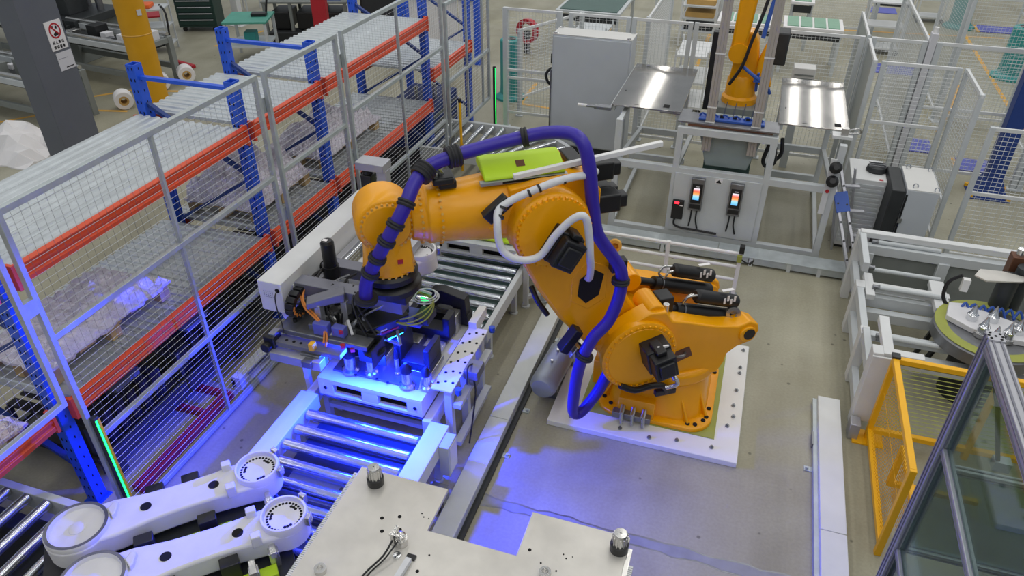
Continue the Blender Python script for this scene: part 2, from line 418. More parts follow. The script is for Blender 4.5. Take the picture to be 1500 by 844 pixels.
# relief window and lifting hook on the near cheek
MB().prism([(-.02,.66),(.16,.60),(.18,.72),(.02,.76)], .395, .402, 'y').build('cheek_recess', 'brown_part', co, local=True)
MB().tube([(.05,.40,.70),(.08,.44,.71),(.13,.44,.71),(.17,.46,.73)], .012, 8).build('lifting_hook', 'steel_dark', co, local=True)
# counterbalance cylinders
def counterweight(sv, lab):
    v = sv*.20
    p0 = Vector((.22, v, L(1.10))); p1 = Vector((-.46, v, L(.88))); d = (p1-p0).normalized()
    m = MB().cyl(p0, p0+d*.18, .034, 14).cyl(p0+d*.14, p0+d*.22, .058, 18).cyl(p0+d*.20, p1, .062, 20)
    c = m.build('balance_cylinder', 'black', co, local=True)
    MB().cyl(p0+d*.205, p0+d*.215, .0635, 20).build('band', 'steel_dark', c, local=True)
    q0 = Vector((-.10, v, L(1.15))); q1 = Vector((-.46, v, L(1.03))); e = (q1-q0).normalized()
    a = MB().cyl(q0-e*.02, q0, .04, 16, .058).cyl(q0, q1, .058, 20).cyl(q1, q1+e*.02, .058, 16, .04).build('accumulator', 'black', co, local=True)
    MB().tube([q0+Vector((0,.02*sv,.02)), q0+Vector((.09,.03*sv,.03)), q0+Vector((.13,.02*sv,-.03)), q0+Vector((.08,0,-.07))], .010, 8).tube([q0+Vector((0,-.02*sv,0)), q0+Vector((.06,-.02*sv,0)), q0+Vector((.10,-.02*sv,-.06))], .010, 8).build('hydraulic_pipe', 'steel', c, local=True)
    pr = MB()
    for k in range(4): pr.cbox((q1.x*.62+q0.x*.38-.03*k, v+.0575, q0.z-.055-.008*k+.03*(k % 2)), (.018, .004, .05))
    pr.cbox((q1.x*.62+q0.x*.38-.05, v, q0.z-.0+.008), (.10, .03, .004)).build('white_print', 'paper', a, local=True)
counterweight(1, 'near'); counterweight(-1, 'far')
MB().lathe([(.055,-.02),(.06,-.02),(.06,.02),(.055,.02),(.03,.02),(.03,-.02)], (-.42, .26, L(.96)), (.35, 1, .2), 20).build('eye_ring', 'steel', co, local=True)
MB().lathe([(.04,-.02),(.052,-.015),(.052,.015),(.04,.02),(.028,.02),(.028,-.02)], (.53, -.06, L(1.57)), (.4, 1, .1), 18).build('eye_ring', 'line_yellow', co, local=True)
MB().cyl((.22, .30, L(1.02)), (.22, .30, L(1.20)), .025, 12).build('stop_pin', 'steel', co, local=True)
MB().box(.13, .12, L(1.06), .26, .26, L(1.22)).build('cable_block', 'black', co, 0.01, local=True)
# shoulder motor
def motor(par, c, w, dpt, h, tilt=0.0, v=.44):
    m = MB().box(-w/2, 0, -h/2, w/2, dpt*.55, h/2).box(-w*.44, dpt*.5, -h*.44, w*.44, dpt*.92, h*.44).box(-w*.30, dpt*.85, -h*.30, w*.30, dpt, h*.30)
    m.box(-w*.2, dpt*.2, h*.45, w*.2, dpt*.75, h*.62)
    M = Matrix.Translation((c[0], v, c[1])) @ Matrix.Rotation(tilt, 4, 'Y')
    return m.xf(M).build('motor', 'black', par, 0.010, local=True)
m2 = motor(co, (.38, L(.92)), .20, .30, .22, 0.25, .45)
MB().cyl((.30,.62,L(.82)), (.28,.70,L(.78)), .022, 10).tube([(.30,.64,L(.82)),(.26,.70,L(.74)),(.33,.66,L(.68))], .018, 8).build('motor_connector', 'steel', m2, local=True)
lb = MB().box(.33,.60,L(1.035),.42,.612,L(1.055)).build('motor_label', 'paper', m2, local=True)
MB().tube([(.62,.46,L(.60)),(.50,.48,L(.54)),(.36,.48,L(.55)),(.25,.47,L(.52)),(.20,.46,L(.44))], .028, 8).box(.12,.43,L(.41),.30,.475,L(.46)).build('cable_clamp_strip', 'black', co, 0.006, local=True)

# ---- link arm
lk = [(.20,.86),(.33,.70),(.50,.62),(.66,.70),(.82,.86),(1.06,1.16),(1.24,1.46),(1.37,1.74),(1.42,1.95),(1.40,2.08),(1.26,2.2),(1.0,2.2),(.92,2.02),(.83,1.84),(.72,1.72),(.63,1.55),(.57,1.42),(.50,1.25),(.38,1.06),(.26,.98)]
ar = MB().prism([(a, L(b)) for a, b in lk], -.20, .22, 'y')
lo_ = ar.build('link_arm', 'yellow', RB, 0.03, local=True, seg=3)
MB().prism([(.73,L(1.52)),(.82,L(1.58)),(.92,L(1.50)),(.93,L(1.36)),(.86,L(1.28)),(.76,L(1.34))], .222, .228, 'y').build('cable_opening', 'hole', lo_, local=True)
MB().prism([(.70,L(1.58)),(.86,L(1.66)),(.98,L(1.52)),(.98,L(1.32)),(.84,L(1.22)),(.70,L(1.30))], .214, .224, 'y').build('opening_rim', 'yellow', lo_, 0.004, local=True)
MB().box(.58,.22,L(1.56),.70,.30,L(1.66)).build('hose_bracket', 'black', lo_, 0.008, local=True)
MB().cbox((1.00,.30,L(1.02)), (.07,.10,.22), Matrix.Rotation(-.6, 3, 'Y')).build('hose_bracket', 'black', lo_, 0.008, local=True)
MB().cbox((.96,.28,L(.90)), (.05,.12,.10), Matrix.Rotation(-.6, 3, 'Y')).build('hose_clamp_plate', 'steel', lo_, 0.005, local=True)
MB().tube([(1.22,.0,L(1.35)),(1.20,.1,L(1.28)),(1.12,.1,L(1.14))], .022, 8).build('link_cable', 'cable_black', lo_, local=True)

# ---- elbow and forearm
AZ = 2.09
el = [(.80,1.98),(.80,2.22),(.86,2.30),(1.00,2.335),(1.25,2.33),(1.45,2.30),(1.45,1.88),(1.30,1.84),(1.05,1.84),(.88,1.88)]
fa = MB().prism([(a, L(b)) for a, b in el], -.27, .22, 'y')
fa.lathe([(.245,1.38),(.235,1.55),(.215,1.75),(.20,1.92),(.205,1.93),(.205,1.99),(.19,2.0),(.175,2.06),(.165,2.10)], (0,0,L(AZ)), (1,0,0), 40)
fo_ = fa.build('forearm', 'yellow', RB, 0.025, local=True, seg=3)
bl = MB()
for (uu, rr) in ((1.905,.212),(2.035,.190)):
    for k in range(30):
        a = 2*PI*k/30; bl.cyl((uu, rr*math.cos(a), L(AZ)+rr*math.sin(a)), (uu+.0, (rr+.008)*math.cos(a), L(AZ)+(rr+.008)*math.sin(a)), .010, 6)
bl.build('flange_bolts', 'line_yellow', fo_, local=True, kind='stuff')
g3 = MB().lathe([(.275,.20),(.285,.24),(.285,.34),(.27,.37),(.255,.38),(.25,.40),(.20,.405)], (1.19, 0, L(2.03)), (0,1,0), 44)
for k in range(40):
    a = 2*PI*k/40; g3.cyl((1.19+.258*math.cos(a), .37, L(2.03)+.258*math.sin(a)), (1.19+.258*math.cos(a), .40, L(2.03)+.258*math.sin(a)), .011, 6)
g3.build('elbow_gear', 'yellow', fo_, local=True)
motor(fo_, (1.16, L(1.965)), .19, .24, .24, -.55, .40)
MB().box(1.52,.20,L(2.02),1.60,.235,L(2.05)).build('grip_tab', 'yellow', fo_, 0.006, local=True)
# rear motors of the wrist axes behind the elbow
rm = MB()
for (vv, zz) in ((-.14,2.20),(.02,2.02),(-.16,2.0)):
    rm.box(.58,vv-.07,L(zz)-.07,.82,vv+.07,L(zz)+.07).box(.52,vv-.05,L(zz)-.05,.60,vv+.05,L(zz)+.05)
rm.build('wrist_motors', 'black', fo_, 0.012, local=True)
MB().cbox((.93,-.05,L(2.36)), (.10,.24,.05), Matrix.Rotation(.1, 3, 'Y')).build('motor_cover', 'black', fo_, 0.01, local=True)
# lime hose tray on top
lm = MB().prism([(-.12,2.37),(-.12,2.42),(-.08,2.435),(.0,2.43),(.13,2.355),(.13,2.335)], 1.03, 1.60, 'x')
lm.v = [(v[0], v[1], L(v[2])) for v in lm.v]
lmo = lm.build('hose_tray', 'lime', fo_, 0.012, local=True)
MB().box(1.02,.10,L(2.315),1.63,.15,L(2.335)).build('tray_rail', 'alu', lmo, local=True)
MB().box(1.10,.15,L(2.32),1.48,.155,L(2.335)).build('tray_slot', 'hole', lmo, local=True)
MB().bar((1.36,.045,L(2.4045)),(1.30,.045,L(2.4045)),.05,.003,(0,.5,.866)).build('tray_sticker', 'brown_part', lmo, local=True)
MB().box(1.78,-.10,L(2.30),1.90,.10,L(2.36)).box(1.80,-.02,L(2.34),1.94,.12,L(2.39)).build('hose_support', 'black', fo_, 0.012, local=True)
MB().cyl((1.86,.02,L(2.36)),(1.92,.05,L(2.47)),.025,10).box(1.90,-.04,L(2.37),1.98,.08,L(2.42)).build('support_arm', 'steel', fo_, 0.004, local=True)
# white square tube tied along the top
MB().bar((1.42,.20,L(2.385)), (.37,.20,L(2.50)), .035, .035).build('square_tube', 'white_clean', RB, 0.003, local=True)

# ---- wrist
wr = MB().lathe([(.165,-.19),(.20,-.16),(.205,-.02),(.205,.10),(.19,.13),(.165,.135),(.16,.15),(.10,.155)], (2.27, 0, L(2.10)), (0,1,0), 40)
wr.prism([(-.20,L(2.10)),(-.17,L(1.86)),(-.165,L(1.74)),(.165,L(1.74)),(.17,L(1.86)),(.13,L(1.98)),(.13,L(2.16)),(-.10,L(2.20))], 2.12, 2.40, 'x')
wr.lathe([(.155,.32),(.17,.10),(.178,.03),(.178,-.02)], (2.27, 0, L(1.74)), (0,0,1), 36)
wo = wr.build('wrist', 'yellow', RB, 0.02, local=True, seg=3)
wb = MB()
for k in range(30):
    a = 2*PI*k/30; wb.cyl((2.27+.168*math.cos(a), .12, L(2.10)+.168*math.sin(a)), (2.27+.168*math.cos(a), .148, L(2.10)+.168*math.sin(a)), .009, 6)
for k in range(26):
    a = 2*PI*k/26; wb.cyl((2.27+.17*math.cos(a), .17*math.sin(a), L(1.725)), (2.27+.185*math.cos(a), .185*math.sin(a), L(1.725)), .010, 6)
wb.build('wrist_bolts', 'line_yellow', wo, local=True, kind='stuff')
MB().box(2.19,.172,L(1.83),2.225,.180,L(1.86)).build('sticker', 'red', wo, local=True)
MB().lathe([(.185,0),(.20,.01),(.20,.05),(.18,.07)], (2.27, 0, L(1.645)), (0,0,1), 36).build('tool_flange', 'black', wo, local=True)

# ---- purple hose with clamps
HP = [(2.47,.24,1.62),(2.45,.26,1.78),(2.36,.28,1.97),(2.25,.28,2.15),(2.15,.25,2.30),(2.07,.18,2.415),(1.97,.10,2.475),(1.81,.07,2.515),(1.55,.03,2.545),(1.34,.03,2.575),(1.17,.07,2.61),(1.035,.16,2.63),(.975,.25,2.60),(.935,.30,2.46),(.90,.33,2.17),(.865,.36,1.96),(.74,.37,1.76),(.675,.40,1.635),(.68,.42,1.46),(.76,.45,1.26),(.885,.46,1.12),(.975,.47,.90),(.98,.40,.53),(.945,.33,.28),(.87,.32,.26),(.73,.30,.43),(.64,.28,.60),(.56,.26,.66)]
hs = MB().tube([(a, b, L(c)) for a, b, c in HP], .046, 16, 6).build('hose', 'hose', RB, local=True)
cm = MB().lathe([(.047,-.022),(.058,-.022),(.062,-.010),(.056,.0),(.062,.010),(.058,.022),(.047,.022)], (0,0,0), (0,0,1), 20).mesh('hose_clamp', 'black_rubber')
def clampat(i, t, sc=1.0):
    a = Vector(HP[i]); b = Vector(HP[i+1]); p = a.lerp(b, t); d = (b-a).normalized()
    o = bpy.data.objects.new('hose_clamp', cm); COL.objects.link(o); o.parent = hs
    o.location = (p.x, p.y, L(p.z)); o.rotation_euler = d.to_track_quat('Z', 'Y').to_euler(); o.scale = (sc, sc, 1)
for i, t, sc in ((1,.35,1),(1,.95,1),(2,.6,1),(3,.25,1),(4,.1,1),(5,.55,1.2),(5,.85,1.25),(7,.0,1.2),(7,.16,1.25),(9,.25,1.1),(17,.4,1.1),(20,.65,1.15),(26,.5,1.25),(0,.1,1.3)):
    clampat(i, t, sc)
# white sheathed cables
WC = [(.80,.10,2.30),(.93,.28,2.37),(1.06,.34,2.40),(1.26,.34,2.36),(1.53,.34,2.26),(1.59,.42,2.17),(1.57,.46,2.0),(1.46,.50,1.93),(1.33,.52,1.95),(1.235,.55,2.11),(1.13,.58,2.23),(1.06,.60,2.24),(1.025,.60,2.10),(1.0,.58,1.93),(.93,.44,1.74),(.87,.28,1.54),(.84,.10,1.46)]
wc = MB().tube([(a, b, L(c)) for a, b, c in WC], .026, 12, 6).build('sheathed_cable', 'cable_white', RB, local=True)
tie = MB().lathe([(.026,-.008),(.030,-.008),(.030,.008),(.026,.008)], (0,0,0), (0,0,1), 14).mesh('cable_tie', 'black')
for i, t in ((2,.3),(3,.1),(3,.35),(4,.15),(4,.6)):
    a = Vector(WC[i]); b = Vector(WC[i+1]); p = a.lerp(b, t)
    o = bpy.data.objects.new('cable_tie', tie); COL.objects.link(o); o.parent = wc
    o.location = (p.x, p.y, L(p.z)); o.rotation_euler = (b-a).to_track_quat('Z', 'Y').to_euler()
MB().cbox((1.56,.30,L(2.22)), (.20,.07,.09), Matrix.Rotation(.7, 3, 'Y')).build('cable_bracket', 'black', RB, 0.008, local=True)
# valve cables by the shoulder
for mt_, n_, rr_ in (('cable_black', 6, .012), ('cable_white', 5, .011)):
    vc = MB()
    for k in range(n_):
        a = RN.uniform(-.05,.05); b = RN.uniform(-.04,.04)
        vc.tube([(.50+a,-.28+b,L(.62)),(.62+a,-.38+b,L(.66+b)),(.72+b,-.42+a,L(.50+a)),(.66+a,-.36+b,L(.36+b)),(.72+a,-.50+b,L(.22))], rr_, 6)
    vc.build('valve_cables', mt_, RB, local=True)

# ================================================================== compressed air tank by the pedestal
tk = thing('air_tank', 'grey horizontal compressed-air tank lying beside the robot pedestal', 'tank', (-1.24, 4.95, 0))
MB().lathe([(.04,-.34),(.09,-.325),(.115,-.29),(.12,-.26),(.12,.22),(.11,.26),(.06,.30)], (-1.24, 4.95, .22), (.08, 1, 0), 28).build('vessel', 'tank', tk)
MB().box(-1.32,4.78,0,-1.16,4.82,.12).box(-1.32,5.08,0,-1.16,5.12,.12).build('saddle', 'steel_dark', tk)
MB().cyl((-1.24,4.86,.33),(-1.24,4.86,.37),.012,8).cyl((-1.23,5.02,.33),(-1.23,5.02,.37),.012,8).build('port', 'steel', tk)
MB().box(-1.36,5.20,.0,-1.12,5.30,.20).box(-1.30,5.16,.2,-1.16,5.34,.26).build('valve_block', 'steel_dark', tk, .006)
# ================================================================== cable trays on the floor
ct = thing('floor_cable_tray', 'long grey cable tray on the floor between conveyor and robot', 'cable tray', (-1.535, 4.3, 0))
MB().box(-1.62, 1.6, .005, -1.45, 4.30, .10).build('tray_cover', 'tray_grey', ct, 0.004)
MB().box(-1.62, 4.303, .005, -1.45, 6.75, .10).build('tray_cover', 'tray_grey', ct, 0.004)
MB().box(-1.645, 1.6, 0, -1.62, 6.75, .03).box(-1.45, 1.6, 0, -1.405, 6.75, .022).build('tray_foot', 'dark', ct)
lug = MB().box(0,-.025,0,.06,.025,.008).cyl((.04,0,.008),(.04,0,.025),.012,8).mesh('anchor_lug', 'galv')
for y in (3.05, 4.0, 4.55, 5.6): piece('anchor_lug', lug, ct, (-1.405, y, 0))
ct = thing('floor_cable_tray', 'white cable tray on the floor in front of the yellow guard', 'cable tray', (1.11, 4.0, 0))
MB().box(1.02, 3.96, .005, 1.20, 5.44, .10).build('tray_cover', 'white_paint', ct, 0.004)
MB().box(1.02, 1.5, .005, 1.20, 3.955, .10).build('tray_cover', 'white_paint', ct, 0.004)
MB().box(.985, 1.5, 0, 1.02, 5.44, .06).build('tray_foot', 'galv', ct)
for y in (4.62, 3.3): piece('anchor_lug', lug, ct, (.985, y, 0), (0,0,PI))
MB().box(.975,4.85,.02,.986,5.0,.07).build('vent_strip', 'steel_dark', ct)

# ================================================================== main roller conveyor under the blue light
ROLL = MB().cyl((-.47,0,0),(.47,0,0),.043,18).cyl((-.49,0,0),(.49,0,0),.012,8).mesh('roller', 'roller')
def conveyor(label, y0, y1, xl, xr, zt, rail_w, ys, legs_y, rm='white_paint', leg=True, lcol='frame_grey'):
    t = thing('roller_conveyor', label, 'conveyor', ((xl+xr)/2, (y0+y1)/2, 0))
    MB().box(xl, y0, zt-.14, xl+rail_w, y1, zt).build('side_rail', rm, t, 0.005)
    MB().box(xr-rail_w, y0, zt-.14, xr, y1, zt).build('side_rail', rm, t, 0.005)
    L_ = (xr-xl-2*rail_w)
    for y in ys: piece('roller', ROLL, t, ((xl+xr)/2, y, zt-.045), (0,0,0), (L_/.98, 1, 1))
    lm = MB().box(-.025,-.025,.03,.025,.025,zt-.14).cyl((0,0,0),(0,0,.015),.04,14).cyl((0,0,.01),(0,0,.05),.012,8).mesh('leg', lcol)
    for y in legs_y:
        for x in (xl+.05, xr-.05): piece('leg', lm, t, (x, y, 0))
    for y in legs_y: MB().box(xl+.05, y-.02, .15, xr-.05, y+.02, .19).build('cross_brace', lcol, t)
    return t
cv = conveyor('white-railed roller conveyor glowing blue in front of the fixture pallet', 1.9, 3.74, -3.03, -1.74, .47, .155, [3.55-.165*k for k in range(10)], (2.1, 3.0, 3.6))
MB().box(-2.85, 1.9, .20, -1.93, 3.7, .23).build('belly_pan', 'dark', cv)
MB().box(-2.70, 2.85, .23, -2.15, 3.10, .36).box(-2.70, 2.45, .23, -2.10, 2.68, .36).build('drive_box', 'machine_grey', cv, 0.006)
for (bx, by) in ((-2.0,3.12),(-2.22,2.95),(-2.26,2.72)): MB().box(bx-.05, by-.05, .23, bx+.06, by+.05, .40).build('sensor_block', 'dark', cv, .004)
cv2 = conveyor('roller conveyor section carrying the blue-lit fixture pallet', 3.74, 4.95, -3.00, -1.90, .45, .07, [3.85+.165*k for k in range(7)], (3.95, 4.75))
cv3 = conveyor('bare roller conveyor section behind the fixture pallet', 4.97, 7.7, -2.93, -1.88, .45, .05, [5.05+.165*k for k in range(16)], (5.15, 5.9, 7.2), 'frame_grey')
MB().box(-2.86, 5.0, .26, -1.95, 7.6, .29).build('belly_pan', 'board_dark', cv3)
# frame stand at the tray
fs = thing('leg_stand', 'small grey leg stand with round feet beside the rear conveyor', 'stand', (-1.78, 6.15, 0))
for (x, y) in ((-1.85,6.05),(-1.70,6.20),(-1.85,6.55)): MB().box(x-.025,y-.025,.03,x+.025,y+.025,.55).cyl((x,y,0),(x,y,.02),.045,14).cyl((x,y,.01),(x,y,.05),.012,8).build('leg', 'frame_grey', fs)
MB().bar((-1.85,6.05,.12),(-1.70,6.20,.12),.04).bar((-1.85,6.05,.53),(-1.70,6.20,.53),.04).build('cross_bar', 'frame_grey', fs)
tp = MB().prism([(-2.02,6.02),(-1.72,6.05),(-1.66,6.30),(-1.90,6.42)], .55, .58).build('gusset_plate', 'white_clean', fs)
hm = MB().cyl((0,0,0),(0,0,.003),.012,8).mesh('plate_hole', 'hole')
for (x,y) in ((-1.93,6.1),(-1.86,6.2),(-1.80,6.12),(-1.76,6.22),(-1.85,6.32),(-1.78,6.28)): piece('plate_hole', hm, tp, (x,y,.58))

# ================================================================== fixture pallets
def pallet(label, y0, y1, zb, zt, mt):
    t = thing('fixture_pallet', label, 'pallet', (-2.42, (y0+y1)/2, zb))
    xl, xr = -2.87, -1.97
    fr = MB()
    for yy, s_ in ((y0, 1), (y1, -1)):
        a, b = yy, yy+.05*s_
        fr.box(xl, a, zt-.035, xr, b, zt).box(xl, a, zb, xr, b, zb+.028)
        for (x0, x1) in ((xl, xl+.13), (-2.49,-2.35), (xr-.13, xr)): fr.box(x0, a+.001*s_, zb+.02, x1, b, zt-.03)
    fr.box(xl, y0, zb, xl+.05, y1, zt).box(xr-.05, y0, zb, xr, y1, zt)
    fr.build('frame', mt, t, 0.004)
    MB().box(xl+.05, y0+.05, zb, xr-.05, y1-.05, zb+.012).build('bottom_sheet', 'dark', t)
    MB().box(xl+.05, y0+.10, zb+.012, xr-.05, y0+.11, zt-.01).build('slot_backing', 'dark', t)  # dark panel added behind the frame slots, stands in for the shade inside
    MB().box(xl, y0, zt, xr, y1, zt+.012).build('top_sheet', mt, t, 0.003)
    MB().box(xl+.08, y0+.11, zt+.012, xr-.08, y1-.08, zt+.03).build('base_plate', 'pallet_plate', t, 0.003)
    h = MB().cyl((0,0,0),(0,-.004,0),.016,12).mesh('frame_hole', 'hole')
    for x in (xl+.06, xr-.06): piece('frame_hole', h, t, (x, y0, (zb+zt)/2))
    return t
P1 = pallet('white fixture pallet flooded with blue light under the robot gripper', 3.76, 4.94, .462, .62, 'white_paint')
ZT = .65
def block(poly, h0, h1, ax, name='support_block', m='fixture_black', par=None, bev=.006): return MB().prism(poly, h0, h1, ax).build(name, m, par or P1, bev)
# black cradle blocks
MB().box(-2.77,4.02,ZT,-2.42,4.30,ZT+.05).build('block_base', 'steel', P1, .004)
MB().box(-2.75,4.03,ZT+.05,-2.43,4.27,ZT+.14).box(-2.48,4.03,ZT+.14,-2.42,4.27,ZT+.26).build('cradle_block', 'fixture_black', P1, .006)
MB().box(-2.29,4.00,ZT,-1.99,4.26,ZT+.05).build('block_base', 'steel', P1, .004)
MB().box(-2.28,4.01,ZT+.05,-2.00,4.24,ZT+.12).box(-2.05,4.01,ZT+.12,-2.00,4.24,ZT+.26).box(-2.30,4.01,ZT+.05,-2.24,4.24,ZT+.34).build('cradle_block', 'fixture_black', P1, .006)
# rear arch block and U block
arch = [(-2.36,ZT+.05),(-2.36,ZT+.22),(-2.30,ZT+.30),(-2.20,ZT+.32),(-1.99,ZT+.27),(-1.97,ZT+.05),(-2.04,ZT+.05),(-2.06,ZT+.13),(-2.12,ZT+.18),(-2.22,ZT+.18),(-2.29,ZT+.12),(-2.30,ZT+.05)]
MB().prism(arch, 4.74, 4.84, 'y').box(-2.38,4.74,ZT,-1.97,4.86,ZT+.10).build('arch_block', 'fixture_black', P1, .006)
MB().box(-2.30,4.72,ZT+.10,-2.10,4.74,ZT+.14).build('arch_plate', 'steel', P1)
MB().box(-2.36,4.46,ZT+.04,-2.02,4.60,ZT+.12).box(-2.37,4.46,ZT+.04,-2.31,4.60,ZT+.30).box(-2.08,4.46,ZT+.04,-2.02,4.60,ZT+.25).build('cradle_block', 'fixture_black', P1, .006)
for bb in ((-2.20,4.30,ZT,-2.04,4.42,ZT+.05),(-2.40,4.32,ZT,-2.24,4.45,ZT+.06),(-2.12,4.60,ZT,-2.02,4.72,ZT+.18)): MB().box(*bb).build('steel_block', 'steel', P1, .004)
MB().cyl((-2.44,4.74,ZT+.20),(-2.32,4.76,ZT+.20),.035,16).build('guide_pin', 'chrome', P1)
# locating pins
def pin(x, y, r, h, cap):
    p = MB().lathe([(r*1.5,0),(r*1.5,.02),(r,.03),(r,h*.62)], (x,y,ZT), (0,0,1), 18).build('locating_pin', 'steel', P1)
    MB().lathe([(r*1.05,h*.62),(r*1.05,h*.80),(r*.5,h*.95),(r*.3,h)], (x,y,ZT), (0,0,1), 16).build('pin_cap', 'fixture_black', p)
pin(-2.64,3.90,.045,.24,1); pin(-2.47,3.92,.036,.24,1); pin(-2.14,3.88,.042,.22,1); pin(-1.99+.005,3.905,.034,.20,1); pin(-2.27,3.98,.020,.26,1)
MB().bar((-2.03,3.86,ZT),(-2.00,3.86,ZT+.12),.012).bar((-2.00,3.86,ZT+.12),(-1.985,3.97,ZT+.12),.012).build('rod_bracket', 'steel', P1)
hs_ = MB().cyl((0,0,0),(0,0,.003),.012,8).mesh('plate_hole', 'hole')
for (x,y) in ((-2.72,3.92),(-2.58,3.86),(-2.40,3.87),(-2.30,3.86),(-2.05,4.30),(-2.55,4.38),(-2.20,4.1)): piece('plate_hole', hs_, P1, (x,y,ZT))
# the second pallet further back with lime plate and steel tooling
P2 = pallet('grey fixture pallet with lime plate behind the robot forearm', 6.12, 7.35, .462, .60, 'frame_grey')
MB().box(-2.82,6.2,.63,-2.02,7.2,.645).build('lime_sheet', 'lime', P2)
for k in range(6): MB().box(-2.74+.125*k,6.28,.645,-2.68+.125*k,6.5,.645+(.20,.30,.26,.24,.32,.22)[k]).build('tool_block', ('steel','black','steel','white_cast','black','steel')[k], P2, .005)
MB().box(-2.3,6.24,.645,-2.2,6.30,.69).box(-2.0,6.22,.645,-1.98,6.4,.75).build('end_stop', 'white_paint', P2, .004)

# ================================================================== side brackets at the pallet
br = thing('stop_bracket', 'perforated white mounting plate on legs along the right side of the fixture', 'bracket', (-1.83, 4.25, 0))
pt = MB().box(-1.93,3.86,.685,-1.76,4.68,.70).build('top_plate', 'white_clean', br, .003)
for k in range(6):
    for x in (-1.90,-1.85,-1.79): piece('plate_hole', hs_, pt, (x+.01*(k%2), 3.93+.13*k+.03*(x>-1.87), .70))
for y in (3.92,4.25,4.6): MB().box(-1.84,y-.03,.0,-1.78,y+.03,.685).build('leg', 'frame_grey', br, .003)
MB().box(-1.93,4.66,.66,-1.86,4.92,.76).build('end_block', 'white_clean', br, .004)
MB().box(-1.78,3.9,.10,-1.72,4.62,.14).build('side_bar', 'frame_grey', br)
MB().box(-1.76,3.88,.52,-1.70,4.6,.56).build('side_bar', 'frame_grey', br)
ju = MB().box(-1.74,3.52,.16,-1.66,3.68,.46).build('junction_box', 'cabinet_grey', br, .004)
MB().box(-1.655,3.54,.18,-1.66,3.66,.44).build('box_lid', 'white_paint', ju)
MB().box(-1.74,3.30,.10,-1.62,3.40,.22).cyl((-1.68,3.30,.10),(-1.68,3.30,.02),.03,10).build('cylinder_valve', 'steel_dark', br, .004)
MB().cyl((-1.72,4.16,.60),(-1.66,4.16,.60),.05,14).box(-1.76,4.10,.64,-1.64,4.26,.72).build('gauge_block', 'steel_dark', br, .004)
for (x,y,z) in ((-1.74,4.72,.66),(-1.72,3.90,.66)):
    MB().cyl((x,y,z),(x,y,z+.05),.025,12).build('push_fitting', 'blue_plastic', br)
MB().tube([(-1.70,4.12,.70),(-1.66,4.10,.55),(-1.67,4.05,.3),(-1.67,3.95,.1)], .007, 6).tube([(-1.72,4.2,.72),(-1.70,4.05,.80),(-1.68,3.98,.70)], .007, 6).build('air_hose', 'cable_black', br)
br2 = thing('stop_bracket', 'small white bracket table standing left of the fixture pallet', 'bracket', (-2.98, 3.95, 0))
MB().box(-3.06,3.84,.70,-2.89,4.10,.715).build('top_plate', 'white_clean', br2, .003)
for (x,y) in ((-3.04,3.87),(-2.92,4.07)): MB().box(x-.02,y-.02,.0,x+.02,y+.02,.70).build('leg', 'frame_grey', br2)
MB().box(-3.04,3.92,.715,-2.99,4.06,.75).build('stop_block', 'steel_dark', br2, .004)

